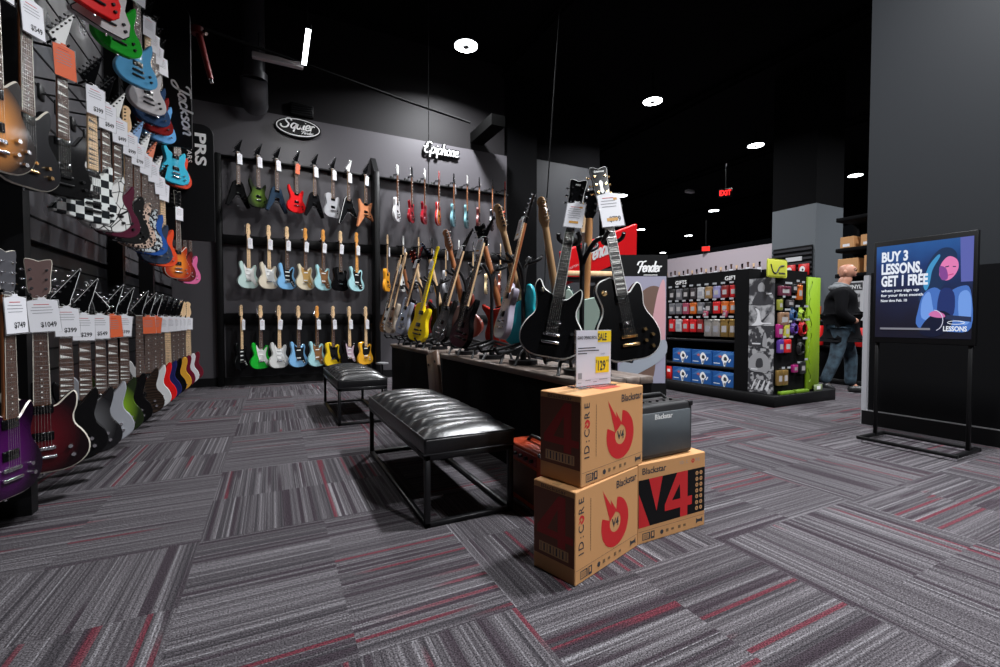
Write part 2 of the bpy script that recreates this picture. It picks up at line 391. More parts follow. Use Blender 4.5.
def board_mesh(m, inlay, near, bind):
    mb = MB(); z0, z1 = .318, .80
    hw = lambda z: .028 + (.0215 - .028) * (z - z0) / (z1 - z0)
    mb.add([(-hw(z0), FB, z0), (hw(z0), FB, z0), (hw(z1), FB, z1), (-hw(z1), FB, z1), (-hw(z0), FB + .006, z0), (hw(z0), FB + .006, z0), (hw(z1), FB + .006, z1), (-hw(z1), FB + .006, z1)],
           [(0, 1, 2, 3), (4, 7, 6, 5), (0, 4, 5, 1), (1, 5, 6, 2), (2, 6, 7, 3), (3, 7, 4, 0)], m)
    if bind:
        for sx in (-1, 1): mb.add([(sx * (hw(z0) + .0012), FB - .0004, z0), (sx * (hw(z0) - .0012), FB - .0004, z0), (sx * (hw(z1) - .0012), FB - .0004, z1), (sx * (hw(z1) + .0012), FB - .0004, z1)], [(0, 1, 2, 3)], bind)
    scale = .648; fr = [z1 - scale * (1 - 2 ** (-k / 12)) for k in range(0, 23)]
    fr = [z for z in fr if z > z0 + .002]
    t = (.0015 if near > 1 else .0030) if near else .0026
    for z in fr[1:]: mb.box((-hw(z), FB - .0012, z - t / 2), (hw(z), FB, z + t / 2), FRET)
    mb.box((-hw(z1), FB - .002, z1 - .003), (hw(z1), FB, z1), PEARL)
    for k in (3, 5, 7, 9, 12, 15, 17, 19, 21):
        if k >= len(fr): break
        za, zb = fr[k], fr[k - 1]; zc = (za + zb) / 2; h = (zb - za) * .36; w = hw(zc) * .9; y = FB - .0005
        im = INK if (inlay == 'sharkdark') else PEARL
        if inlay == 'block': h *= .62; w *= .85
        if inlay == 'dot': mb.cyl((0, y, zc), (0, FB, zc), .0032, INK if m in (MAPLE, AMBER) else im, n=8)
        elif inlay == 'block': mb.add([(-w, y, zc - h), (w, y, zc - h), (w, y, zc + h), (-w, y, zc + h)], [(0, 1, 2, 3)], im)
        elif inlay in ('shark', 'sharkdark'): mb.add([(-w, y, zc - h), (w, y, zc - h), (w * .4, y, zc - h * .2), (-w, y, zc + h)], [(0, 1, 2, 3)], im)
        elif inlay == 'trap': mb.add([(-w, y, zc - h), (w, y, zc - h), (w * .75, y, zc + h), (-w * .75, y, zc + h)], [(0, 1, 2, 3)], im)
    return mb.mesh('fretboard')
def tuner_spots(hs):
    k = HEAD[hs][1]
    if k == 'L': return [(-.031 + .003 * i / 5, .04 + i * .0245, -1) for i in range(6)]
    if k == 'P': return [(-.05 + i * .0195, .047 + i * .0275, -1) for i in range(6)]
    if k == 'Q': return [(.05 - i * .0195, .047 + i * .0275, 1) for i in range(6)]
    return [(s * (.037 + .002 * i), .045 + i * .042, s) for s in (-1, 1) for i in range(3)]
def head_mesh(hs, fm, edge, metal, with_tuners, logo):
    mb = MB(); P = HEAD[hs][0]; Y0 = -.030
    P = [(x, z + .80) for x, z in P]
    mb.plate(P, Y0, Y0 + .014, fm, edge=edge or fm, bev=.0022)
    for x, z, s in tuner_spots(hs):
        xi = x - s * .014
        mb.cyl((xi, Y0 - .012, z + .80), (xi, Y0, z + .80), .003, metal, n=6)
        mb.cyl((xi, Y0 - .002, z + .80), (xi, Y0, z + .80), .0055, metal, n=8)
        if with_tuners: tuner(mb, x, z + .8, s, metal)
    if logo == 'diamond':
        M = frame((0, Y0 - .0006, .885), (1, 0, 0), (0, 0, 1))
        mb.flat([(-.011, -.035), (0, -.047), (.011, -.035), (.006, -.012), (.011, .012), (0, .024), (-.011, .012), (-.006, -.012)], PEARL, M)
        mb.text('Epiphone', .010, frame((0, Y0 - .0006, .95), (1, 0, 0), (0, 0, 1)), PEARL, w=.055, shear=.3, bold=.01)
    elif logo == 'plain':
        mb.text('PRS', .012, frame((0, Y0 - .0006, .94), (1, 0, 0), (0, 0, 1)), PEARL)
    return mb.mesh('headstock')
def tuner(mb, x, z, s, metal):
    mb.cbox((x - s * .008, -.012, z), (.016, .008, .012), metal)
    mb.cyl((x - s * .004, -.012, z), (x + s * .010, -.012, z), .002, metal, n=6)
    mb.ball((x + s * .014, -.012, z), (.008, .004, .0065), metal, nu=8, nv=5)
PG = {
 'strat': [(-.05,.315),(-.075,.345),(-.095,.375),(-.1,.34),(-.085,.27),(-.065,.2),(-.04,.15),(.0,.125),(.05,.12),(.1,.05),(.135,.06),(.12,.12),(.09,.18),(.085,.24),(.1,.3),(.105,.34),(.075,.32),(.05,.29),(.028,.29),(.028,.31),(-.028,.325)],
 'offset': [(-.06,.34),(-.1,.37),(-.105,.31),(-.08,.25),(-.06,.19),(-.05,.13),(.02,.10),(.06,.04),(.12,.04),(.125,.09),(.1,.16),(.09,.22),(.1,.3),(.1,.34),(.07,.325),(.04,.3),(-.028,.33)],
 'tele': [(-.028,.372),(-.08,.37),(-.108,.33),(-.09,.25),(-.085,.19),(-.04,.16),(.06,.17),(.08,.2),(.1,.25),(.105,.31),(.07,.31),(.045,.29),(.028,.30)],
 'mustang': [(-.06,.33),(-.1,.38),(-.105,.31),(-.085,.24),(-.07,.17),(-.03,.12),(.05,.11),(.1,.06),(.13,.08),(.1,.17),(.09,.24),(.1,.33),(.06,.31),(-.028,.33)],
}
def guitar(M, label, shape, fin, group=None, near=0, neckm=None, board=None, inlay='dot', hs=None, hsm=None, pg=None, pgm=None, pus='hh', bind=None, metal=None, hbind=None, knobs=None, logo=None, puc=None, back=False):
    """an electric guitar: root at the bottom of the body, neck along +Z, front towards -Y"""
    neckm = neckm or MAPLE; board = board or ROSE; metal = metal or CHROME
    hs = hs or {'strat': 'strat', 'offset': 'strat', 'tele': 'tele', 'lp': 'book', 'sg': 'book', 'prs': 'book'}.get(shape, 'point')
    hsm = hsm or (neckm if hs in ('strat', 'tele') else BLACKG)
    g = thing('electric_guitar', label, 'guitar', M, group)
    link('body', cached(('b', shape, fin, bind), lambda: body_mesh(shape, fin, bind)), g)
    link('neck', cached(('n', neckm), lambda: neck_mesh(neckm, .314)), g)
    link('fretboard', cached(('f', board, inlay, near, bind), lambda: board_mesh(board, inlay, near, bind if near else None)), g)
    hd = link('headstock', cached(('h', hs, hsm, hbind or bind, metal, near, logo), lambda: head_mesh(hs, hsm, hbind or bind, metal, near < 2, logo)), g)
    if near > 1:
        for i, (x, z, s) in enumerate(tuner_spots(hs)):
            link('tuning_peg', cached(('t', metal, s), lambda: (lambda mb: (tuner(mb, 0, 0, s, metal), mb.mesh('tuning_peg'))[1])(MB())), hd, Matrix.Translation((x, 0, z + .8)))
    if pg:
        link('pickguard', cached(('pg', pg, pgm), lambda: MB().plate([(x * (.72 if x < 0 else .92), z) for x, z in catmull(PG[pg], 3)], -.0238, -.0214, pgm or WHITE).mesh('pickguard')), g)
    pc = puc or (WHITE if pus.startswith('s') else BLACKG)
    if shape in ('vee', 'rhoads', 'star', 'kelly'): zs = {'h': (.31, .20)}
    zs = {'hh': [(.295, .04), (.17, .04)], 'sss': [(.275, .018), (.215, .018), (.15, .018)], 'ss': [(.275, .018), (.15, .018)], 'h': [(.17, .04)], 'hs': [(.17, .04), (.28, .018)], 'gg': [(.295, .04), (.17, .04)]}[pus]
    for z, h in zs:
        pm = metal if pus == 'gg' else pc
        link('pickup', cached(('pu', h, pm), lambda: MB().rbox((-.037, -.0285, -h / 2), (.037, -.021, h / 2), pm, .003, 1).mesh('pickup')), g, Matrix.Translation((0, 0, z)))
    def bridge():
        mb = MB(); mb.rbox((-.042, -.034, -.008), (.042, -.026, .008), metal, .003, 1)
        for k in range(6): mb.cbox((-.026 + k * .0105, -.036, 0), (.006, .006, .014), metal)
        for sx in (-1, 1): mb.cyl((sx * .037, -.03, 0), (sx * .037, -.021, 0), .005, metal, n=8)
        return mb.mesh('bridge')
    link('bridge', cached(('br', metal), bridge), g, Matrix.Translation((0, 0, .115)))
    if shape in ('lp', 'sg', 'prs') or near:
        link('tailpiece', cached(('tp', metal), lambda: MB().rbox((-.045, -.036, -.007), (.045, -.024, .007), metal, .004, 2).mesh('tailpiece')), g, Matrix.Translation((0, 0, .075)))
    kn = knobs if knobs is not None else {'strat': [(.07, .12), (.09, .09), (.11, .065)], 'offset': [(.075, .1), (.1, .07)], 'tele': [(.075, .12), (.08, .08)], 'lp': [(.085, .14), (.12, .11), (.08, .085), (.11, .055)], 'sg': [(.09, .13), (.12, .1), (.085, .08), (.11, .055)]}.get(shape, [(.09, .11), (.1, .07)])
    km = metal if near else (puc or DARK)
    if pus.startswith('s'): km = WHITE
    for x, z in kn:
        link('control_knob', cached(('k', km), lambda: MB().cyl((0, -.036, 0), (0, -.0215, 0), .0085, km, r1=.010, n=10).mesh('control_knob')), g, Matrix.Translation((x, 0, z)))
    if near:
        for k in range(6):
            x0 = -.026 + k * .0105; x1 = -.018 + k * .0072
            link('guitar_string', cached(('st', k), lambda: MB().cyl((x0, -.037, .115), (x1, -.036, .80), .0006 if near > 1 else .0005, FRET, n=4, caps=False).mesh('guitar_string')), g)
    link('strap_button', cached('sb', lambda: MB().cyl((0, 0, -.012), (0, 0, .002), .006, CHROME, n=8).mesh('strap_button')), g)
    if near > 1: link('pickup_switch', cached(('sw', metal), lambda: MB().cyl((0, -.024, 0), (0, -.021, 0), .014, metal, n=12).cyl((0, -.045, .004), (0, -.022, 0), .003, IVORY, n=8).mesh('pickup_switch')), g, Matrix.Translation((-.085, 0, .34)))
    return g

def price_tag(M, label, w=.09, h=.125, price=None, color=None, x=0.0, z=.80, y=-.05, tilt=0, group='price tags on guitars', big=False):
    """hangs from a guitar's neck; M is the guitar's matrix"""
    cm = color or PAPER
    MM = M @ Matrix.Translation((x, y, z)) @ Matrix.Rotation(R(tilt), 4, 'Y')
    t = thing('price_tag', label, 'price tag', MM, group)
    def card():
        mb = MB()
        mb.plate([(-w / 2, -h), (w / 2, -h), (w / 2, -.012), (.012, -.004), (.012, .004), (-.012, .004), (-.012, -.004), (-w / 2, -.012)], -.0008, .0008, cm)
        F = lambda px, pz: frame((px, -.0012, pz), (1, 0, 0), (0, 0, 1))
        if w > .05:
            rows = 4 if price else 6
            for k in range(rows):
                zz = -.028 - k * (h * .085); ww = w * (.36 if k else .25) * (1 - .12 * (k % 2))
                mb.cbox((-w * .04, -.0012, zz), (ww * 2, .0004, h * .018), (REDINK if k == 0 else GREYINK))
            if price: mb.text('$' + price, h * .15, F(w * .12, -h * .86), INK, w=w * .52, bold=.03)
            if big:
                mb.cbox((w * .28, -.0012, -h * .2), (w * .16, .0004, h * .07), mat('gold_sticker', (.6, .3, .05), .5))
                mb.cbox((w * .0, -.0012, -h * .8), (w * .5, .0004, h * .09), mat('gold_sticker', (.6, .3, .05), .5))
        return mb.mesh('card')
    link('card', cached(('tag', w, h, price, cm, big), card), t)
    link('sleeve', cached(('slv', w, h), lambda: MB().tube([(-w / 2 - .003, 0, -h - .004), (w / 2 + .003, 0, -h - .004), (w / 2 + .003, 0, -.008), (-w / 2 - .003, 0, -.008)], .0012, mat('plastic_sleeve', (.6, .6, .63), .15), n=5, closed=True).mesh('sleeve')), t)
    link('tie', cached('tie', lambda: MB().tube([(0, .0, .0), (.012, .01, .012), (.02, .03, .014), (0, .045, .012), (-.02, .03, .014), (-.012, .01, .012), (0, -.001, .0)], .0008, WHITE, n=4).mesh('tie')), t)
    return t

def hanger(M, label, depth, group):
    """wall hook at the guitar's headstock; M = guitar matrix; depth = distance neck to wall along world"""
    g = M @ Vector((0, .01, .805))
    t = thing('guitar_hanger', label, 'guitar hanger', Matrix.Translation(g), group)
    d = Vector(depth)
    ang = math.atan2(d.y, d.x)
    Q = Matrix.Rotation(ang, 4, 'Z')          # local +X points to the wall
    L = d.length
    mb = MB(); mb.rbox((L - .02, -.035, -.04), (L, .035, .05), BLACK, .004, 1, Q)
    mb.build('wall_plate', t)
    G = M.to_3x3()
    xv = (G @ Vector((1, 0, 0))).normalized(); yv = (G @ Vector((0, 1, 0))).normalized()
    c = yv * .03
    mb = MB(); mb.tube([tuple(Q @ Vector((L - .01, 0, .0))), tuple(Q @ Vector((L * .5, 0, 0)) + c * .5), tuple(c)], .006, BLACK, n=6)
    mb.build('arm', t)
    mb = MB()
    for s in (-1, 1):
        mb.tube([tuple(c), tuple(c + xv * s * .03), tuple(xv * s * .034 - yv * .02), tuple(xv * s * .03 - yv * .05 + Vector((0, 0, .012)))], .006, BLACK, n=6)
    mb.build('yoke', t)
    return t

def place(pb, pt, face):
    """matrix for a guitar from body-bottom point to headstock-top point with front towards face"""
    pb, pt = Vector(pb), Vector(pt); z = (pt - pb).normalized()
    f = Vector(face); f = (f - z * f.dot(z)).normalized(); y = -f; x = y.cross(z)
    M = Matrix((x, y, z)).transposed().to_4x4(); M.translation = pb
    return M

# ------------------------------------------------------------------ the room
def carpet():
    m = mat('carpet_tiles', (.1, .1, .1), 0.95, spec=0.15); nt, b = nodes(m)
    tc = N(nt, 'ShaderNodeTexCoord'); sep = N(nt, 'ShaderNodeSeparateXYZ'); nt.links.new(tc.outputs['Object'], sep.inputs[0])
    x = math_(nt, 'ADD', sep.outputs[0], 20.29); y = math_(nt, 'ADD', sep.outputs[1], 19.70)
    i = math_(nt, 'FLOOR', x); j = math_(nt, 'FLOOR', y)
    par = math_(nt, 'MODULO', math_(nt, 'ADD', i, j), 2.0)
    def sw(a, c):   # par=0 -> a ; 1 -> c
        return math_(nt, 'ADD', math_(nt, 'MULTIPLY', a, math_(nt, 'SUBTRACT', 1.0, par)), math_(nt, 'MULTIPLY', c, par))
    u = sw(x, y); v = sw(y, x)
    h = math_(nt, 'ADD', math_(nt, 'MULTIPLY', math_(nt, 'FLOOR', math_(nt, 'MULTIPLY', x, 2.0)), 3.7), math_(nt, 'MULTIPLY', math_(nt, 'FLOOR', math_(nt, 'MULTIPLY', y, 2.0)), 9.13))
    def streak(su, sv, off, detail=1.0, hh=1.0):
        cb = N(nt, 'ShaderNodeCombineXYZ')
        nt.links.new(math_(nt, 'ADD', math_(nt, 'MULTIPLY', math_(nt, 'FLOOR', math_(nt, 'MULTIPLY', u, su)), 0.731), off), cb.inputs[0])
        nt.links.new(math_(nt, 'MULTIPLY', v, sv), cb.inputs[1]); nt.links.new(math_(nt, 'MULTIPLY', h, hh), cb.inputs[2])
        n = N(nt, 'ShaderNodeTexNoise'); n.inputs['Scale'].default_value = 1.0; n.inputs['Detail'].default_value = detail
        nt.links.new(cb.outputs[0], n.inputs[0]); return n.outputs[0]
    a = streak(190, .35, 0.0, 2.0); c = streak(70, .3, 31.0, 0.0)
    s = math_(nt, 'ADD', math_(nt, 'MULTIPLY', a, .78), math_(nt, 'MULTIPLY', c, .30))
    col = ramp(nt, s, [(.40, (.030, .027, .031)), (.53, (.062, .056, .062)), (.63, (.092, .085, .092)), (.76, (.19, .183, .195))])
    r = streak(62, .45, 77.0, 0.0)
    col = mixc(nt, ramp(nt, r, [(.72, (0, 0, 0)), (.74, (.75, .75, .75))]), col, (.10, .013, .023))
    d = streak(55, .4, 140.0, 0.0)
    col = mixc(nt, ramp(nt, d, [(.64, (0, 0, 0)), (.66, (.8, .8, .8))]), col, (.026, .018, .024))
    wv = N(nt, 'ShaderNodeTexNoise'); wv.inputs['Scale'].default_value = 210; wv.inputs['Detail'].default_value = 2
    nt.links.new(tc.outputs['Object'], wv.inputs[0])
    col = mixc(nt, 1.0, col, ramp(nt, wv.outputs[0], [(.32, (.15, .15, .15)), (.68, (2.0, 2.0, 2.0))]), 'MULTIPLY')
    nt.links.new(col, b.inputs['Base Color'])
    bp = N(nt, 'ShaderNodeBump'); bp.inputs['Strength'].default_value = 0.5; bp.inputs['Distance'].default_value = 0.004
    nt.links.new(wv.outputs[0], bp.inputs['Height']); nt.links.new(bp.outputs[0], b.inputs['Normal'])
    return m
CARPET = carpet()
WALLGREY = mat('slate_wall_paint', (.085, .080, .088), 0.42, spec=.3)
WALLDARK = mat('dark_wall_paint', (.012, .011, .012), 0.6, spec=.2)
NEARBLACK = mat('matte_black', (.0025, .0025, .003), 0.8, spec=.08)
CEIL = mat('ceiling_black', (.002, .002, .0025), 0.9, spec=.05)

struct('floor', MB().box((-4, -6, -.1), (26, 26, 0), CARPET))
struct('ceiling', MB().box((-4, -6, 5.75), (26, 26, 5.85), CEIL))
SLAT = mat('slatwall_panel', (.085, .083, .09), 0.32, 0.1, spec=.4)
def noise_gloss(m, sc, a, b_):
    nt, b = nodes(m); tc = N(nt, 'ShaderNodeTexCoord'); n = N(nt, 'ShaderNodeTexNoise'); n.inputs['Scale'].default_value = sc
    nt.links.new(tc.outputs['Object'], n.inputs[0]); nt.links.new(ramp(nt, n.outputs[0], [(.3, (a,) * 3), (.7, (b_,) * 3)]), b.inputs['Roughness'])
noise_gloss(SLAT, 3, .22, .5)
# left wall: dark wall with glossy slatwall boards
struct('wall_left', MB().box((-1.6, -6, 0), (-1.3, 7.9, 5.75), WALLDARK))
w = MB(); w.box((-1.3, -6, .12), (-1.24, 7.72, 1.38), mat('dark_slat', (.010, .010, .012), .4, spec=.2))
for k in range(9): w.box((-1.24, -6, .25 + k * .13), (-1.236, 7.72, .262 + k * .13), NEARBLACK)
struct('wall_left_lower_slats', w)
w = MB(); w.box((-1.3, 3.0, 1.42), (-1.24, 7.72, 4.4), SLAT); w.box((-1.3, -6, 1.42), (-1.24, 3.0, 4.4), NEARBLACK)
for k in range(14): w.box((-1.241, -6, 1.55 + k * .2), (-1.236, 7.72, 1.562 + k * .2), NEARBLACK)
struct('wall_left_upper_slats', w)
for k, (y, x) in enumerate(((3.02, -1.06), (5.0, -1.14), (6.0, -1.12), (0.9, -1.1))):
    struct('trim_%d' % (k + 1), MB().box((-1.3, y - .035, 0), (x, y + .035, 4.4), BLACK))
# back wall
struct('wall_back', MB().box((-1.6, 7.80, 0), (4.0, 8.0, 5.75), WALLDARK))
struct('wall_back_panel', MB().box((-1.24, 7.70, .1), (4.0, 7.80, 4.05), WALLGREY))
struct('baseboard_back', MB().box((-1.24, 7.66, 0), (4.0, 7.80, .12), BLACK))
struct('wall_back_lower_panel', MB().box((-.6, 7.685, .12), (1.45, 7.70, 1.06), mat('dark_panel', (.010, .010, .012), .4, spec=.25)))
for k, z in enumerate((3.30, 2.12, .98)):
    hgt = (.03, .13, .14)[k]
    r = MB().rbox((-.62, 7.62, z - hgt / 2), (1.48, 7.70, z + hgt / 2), BLACK, .004, 1); struct('trim_%d' % (5 + k), r)
    r = MB().rbox((1.56, 7.62, z - hgt / 2), (3.99, 7.70, z + hgt / 2), BLACK, .004, 1); struct('trim_%d' % (8 + k), r)
struct('trim_11', MB().rbox((-.70, 7.58, 0), (-.62, 7.70, 3.32), BLACK, .004, 1))
w = MB(); w.rbox((1.48, 7.40, 0), (1.56, 7.70, 3.32), BLACK, .004, 1)
w.add([(1.48, 7.40, 3.3), (1.56, 7.40, 3.3), (1.56, 7.70, 3.3), (1.48, 7.70, 3.3), (1.48, 7.70, 3.62), (1.56, 7.70, 3.62)], [(0, 1, 5, 4), (0, 4, 3), (1, 2, 5), (3, 4, 5, 2)], BLACK)
struct('trim_12', w)
# return wall behind the platform and far room
struct('wall_return', MB().box((4.0, 7.9, 0), (4.78, 8.3, 5.75), NEARBLACK))
struct('wall_partition_painted_shade', MB().box((4.78, 8.2, 4.3), (6.6, 8.5, 5.75), NEARBLACK))  # upper part coloured black to imitate the light fading out up the wall
struct('wall_partition', MB().box((4.78, 8.2, 0), (6.6, 8.5, 4.3), mat('grey_column_paint', (.042, .043, .048), .5, spec=.25)))
PALE = mat('pale_wall_paint', (.50, .43, .47), .6)
struct('wall_far', MB().box((9.0, 5.77, 0), (9.3, 13.0, 2.50), PALE))
struct('column', MB().box((9.0, 4.95, 0), (9.9, 5.77, 3.12), mat('column_paint', (.12, .135, .15), .55)))
struct('column_painted_shade', MB().box((9.0, 4.95, 3.12), (9.9, 5.77, 5.75), NEARBLACK))  # same column going on up; black paints in the fading light
struct('wall_end', MB().box((14.5, -2, 0), (14.7, 5.2, 5.75), mat('far_grey', (.05, .055, .06), .6)))
struct('wall_right', MB().box((4.9, -4, 0), (5.3, 2.25, 5.75), mat('charcoal_paint', (.020, .022, .025), .5, spec=.2)))
struct('wall_right_lower', MB().box((4.875, -4, .13), (4.90, 2.2, 1.38), NEARBLACK))
b = MB(); b.box((4.84, -4, 0), (4.90, 2.235, .13), BLACK); b.box((4.838, -4, .127), (4.90, 2.235, .132), mat('steel_edge', (.35, .35, .36), .35, .6))
struct('baseboard_right', b)

# ceiling equipment
LAMP_E = mat('lamp_glow', (1, 1, 1), emit=(.93, .97, 1.0), strength=14)
LW = 150.0
def ceiling_light(x, y, label, power=1.0, group='round ceiling lamps'):
    t = thing('ceiling_light', label, 'ceiling light', Matrix.Translation((x, y, 5.2)), group)
    MB().cyl((0, 0, .02), (0, 0, .12), .19, NEARBLACK, r1=.10, n=24).cyl((0, 0, .12), (0, 0, .55), .012, NEARBLACK, n=6).build('housing', t)
    mb = MB(); n = 28; vs = []
    for r in (.18, .055):
        for i in range(n): a = 2 * math.pi * i / n; vs.append((math.cos(a) * r, math.sin(a) * r, .012))
    mb.add(vs, [(i, (i + 1) % n, n + (i + 1) % n, n + i) for i in range(n)], LAMP_E)
    mb.build('diffuser', t)
    MB().cyl((0, 0, -.01), (0, 0, .02), .05, mat('sensor_grey', (.2, .2, .2), .5), n=14).build('sensor', t)
    ld = bpy.data.lights.new('lamp', 'AREA'); ld.shape = 'DISK'; ld.size = .36; ld.energy = LW * power; ld.spread = R(152); ld.color = (.95, .97, 1.0)
    lo = bpy.data.objects.new('lamp', ld); COL.objects.link(lo); lo.parent = t; lo.location = (0, 0, -.015)
LIGHTS = [(2.75, 6.67, 'bright round ceiling lamp above the guitar wall', 1.5), (6.68, 6.7, 'round ceiling lamp, second from left in the bright row', 1.0),
          (10.6, 7.24, 'round ceiling lamp, third from left in the bright row', 1.0), (15.4, 7.4, 'round ceiling lamp beside the dark right wall', 1.0),
          (10.74, 12.15, 'round ceiling lamp right beside the tall black guitar headstock', .8), (15.4, 12.2, 'small far ceiling lamp below the nearer red exit sign', .8),
          (18.8, 16.35, 'small far ceiling lamp left of the far exit sign', .6), (15.55, 16.26, 'small far ceiling lamp beside the red sign edge', .6), (22.07, 21.15, 'farthest tiny ceiling lamp above the gift wall', .5)]
OFF = [(2.75, 1.3, 'ceiling lamp overhead near the bench, out of frame', 2.1), (6.7, 1.3, 'ceiling lamp right of the sign wall, out of frame', 1.0),
       (2.75, -3.6, 'ceiling lamp behind the viewer, out of frame', 3.3), (6.7, -3.6, 'ceiling lamp behind and to the right, out of frame', 2.2), (10.6, 2.2, 'ceiling lamp over the far shop, out of frame', 1.2)]
for x, y, l, p in LIGHTS + OFF: ceiling_light(x, y, l, p)
for x, y, l in ((12.5, 10.84, 'unlit small ceiling fixture above the red sign'),):
    t = thing('ceiling_fixture', l, 'ceiling fixture', Matrix.Translation((x, y, 5.2)))
    MB().rbox((-.16, -.08, 0), (.16, .08, .1), mat('dull_white', (.5, .5, .5), .5), .02).build('housing', t)
# linear lamp, unlit strip and strut rail
t = thing('linear_light', 'lit white linear lamp hanging high above the guitar wall', 'ceiling light', Matrix.Translation((.405, 5.97, 4.2)))
MB().rbox((-.032, -.42, 0), (.032, .42, .05), NEARBLACK, .008, 1).build('housing', t)
for y in (-.3, .3): MB().cyl((0, y, .05), (0, y, 1.55), .004, NEARBLACK, n=6).build('suspension_wire', t)
MB().box((-.026, -.39, -.006), (.026, .39, .0), LAMP_E).build('diffuser', t)
ld = bpy.data.lights.new('lamp', 'AREA'); ld.shape = 'RECTANGLE'; ld.size = .08; ld.size_y = .8; ld.energy = 40
lo = bpy.data.objects.new('lamp', ld); COL.objects.link(lo); lo.parent = t; lo.location = (0, 0, -.02)
t = thing('strip_light', 'unlit grey strip light joining the lit linear lamp', 'ceiling light', Matrix.Translation((0, 6.45, 4.2)))
MB().rbox((-.18, -.04, -.02), (.40, .04, .05), mat('strip_grey', (.45, .42, .42), .4), .012, 2).build('housing', t)
MB().cyl((-.1, 0, .05), (-.1, 0, .3), .008, STEEL, n=6).build('hanger_rod', t)
t = thing('ceiling_rail', 'long dark strut rail crossing above the guitar wall', 'rail', Matrix.Translation((0, 0, 0)))
MB().tube([(-.9, 6.12, 4.25), (.42, 6.45, 4.25), (1.9, 6.85, 4.25), (3.0, 7.1, 4.25)], .018, mat('rail_dark', (.004, .004, .004), .8, spec=.05), n=6).build('rail', t)
t = thing('sprinkler_pipe', 'short red sprinkler pipe under the dark ceiling', 'pipe', Matrix.Translation((0, 0, 0)))
redp = mat('pipe_red', (.12, .005, .005), .45)
MB().cyl((-.69, 6.1, 4.15), (-.58, 6.1, 3.66), .035, redp, r1=.028, n=14).build('pipe', t)
MB().cyl((-.70, 6.1, 4.12), (-.70, 6.1, 4.2), .06, redp, n=14).build('collar', t)
MB().cyl((-.76, 6.06, 4.15), (-.79, 6.04, 4.12), .02, CHROME, n=8).cyl((-.64, 6.06, 4.15), (-.61, 6.04, 4.12), .02, CHROME, n=8).build('bolt', t)
MB().cyl((-.58, 6.1, 3.66), (-.57, 6.1, 3.62), .02, CHROME, n=10).build('sprinkler_head', t)
t = thing('air_duct', 'round grey vertical air duct with flared elbow', 'duct', Matrix.Translation((-.18, 7.15, 0)))
DUCT = mat('duct_grey', (.045, .045, .05), .4, .2)
mb = MB(); mb.cyl((0, 0, 4.25), (0, 0, 5.75), .14, DUCT, n=28)
mb.build('duct', t)
MB().cyl((0, 0, 4.22), (0, 0, 4.32), .17, DUCT, n=28).build('flange', t)
MB().tube([(0, 0, 4.25), (0, .04, 4.17), (0, .16, 4.10), (0, .42, 4.08)], [.165, .17, .17, .17], DUCT, n=24).build('elbow', t)
MB().cyl((0, 0, 4.72), (0, 0, 4.74), .145, DUCT, n=28).build('seam_ring', t)
t = thing('wall_vent', 'small black rectangular vent high on the back wall', 'vent', Matrix.Translation((.455, 7.78, 4.2)))
MB().rbox((-.17, -.03, -.09), (.17, .03, .1), BLACK, .006, 1).build('frame', t)
mb = MB()
for k in range(5): mb.box((-.15, -.038, -.07 + k * .033), (.15, -.03, -.055 + k * .033), DARK)
mb.build('grille', t)
t = thing('ceiling_beam', 'dark boxed ceiling beam above right end of guitar wall', 'beam', Matrix.Translation((0, 0, 0)))
MB().box((3.25, 6.8, 4.16), (3.50, 7.7, 4.34), mat('beam_dark', (.002, .002, .002), .8, spec=.03)).build('beam', t)
for k in range(4):
    t = thing('ceiling_joist', 'black steel ceiling joist, %s of four' % ORD[k], 'joist', Matrix.Translation((4 + k * 4.2, 0, 0)), 'black ceiling joists')
    mb = MB(); mb.box((-.05, -5, 5.55), (.05, 24, 5.62), CEIL); mb.box((-.05, -5, 5.7), (.05, 24, 5.75), CEIL); mb.build('joist', t)
tag(MB().tube([(1.62, 5, 5.75), (1.61, 5, 4.2), (1.6, 5, 2.45)], .0045, DARK, n=6).build('hanging_cable'), 'thin dark cable hanging in front of the guitar wall', 'cable')
tag(MB().tube([(3.18, 4.65, 5.75), (3.14, 4.65, 4.8), (3.05, 4.66, 3.6), (2.96, 4.66, 2.4), (2.93, 4.66, 1.2)], .007, NEARBLACK, n=6).build('hanging_cable'), 'long black cable hanging behind the platform guitars', 'cable')
for x, y, z, s, l in ((9.77, 7.39, 4.0, .30, 'red exit sign, the larger and nearer one'), (9.0, 7.29, 2.60, .19, 'small far exit sign just above the pale wall')):
    t = thing('exit_sign', l, 'exit sign', frame((x - .05, y, z), (.65, -.76, 0), (0, 0, 1)))
    MB().rbox((-s / 2, -s * .33, -.05), (s / 2, s * .33, 0), BLACK, .006, 1).cyl((0, s * .33, -.025), (0, s * .33 + .6, -.025), .01, BLACK, n=6).build('housing', t)
    mb = MB()
    if s > .29: mb.text('EXIT', s * .42, Matrix.Translation((0, -s * .2, .003)), mat('exit_red', (.6, 0, 0), emit=(1, .02, .02), strength=3.0), w=s * .82, bold=.02)
    else:
        mb.box((-s * .42, -s * .25, 0), (s * .42, s * .25, .002), mat('exit_red_panel', (.6, 0, 0), emit=(1, .02, .01), strength=1.6))
        mb.text('EXIT', s * .3, Matrix.Translation((0, -s * .14, .004)), mat('exit_dark', (.35, 0, 0), emit=(.5, .01, .01), strength=1.0), w=s * .6, bold=.02)
    mb.build('lettering', t)

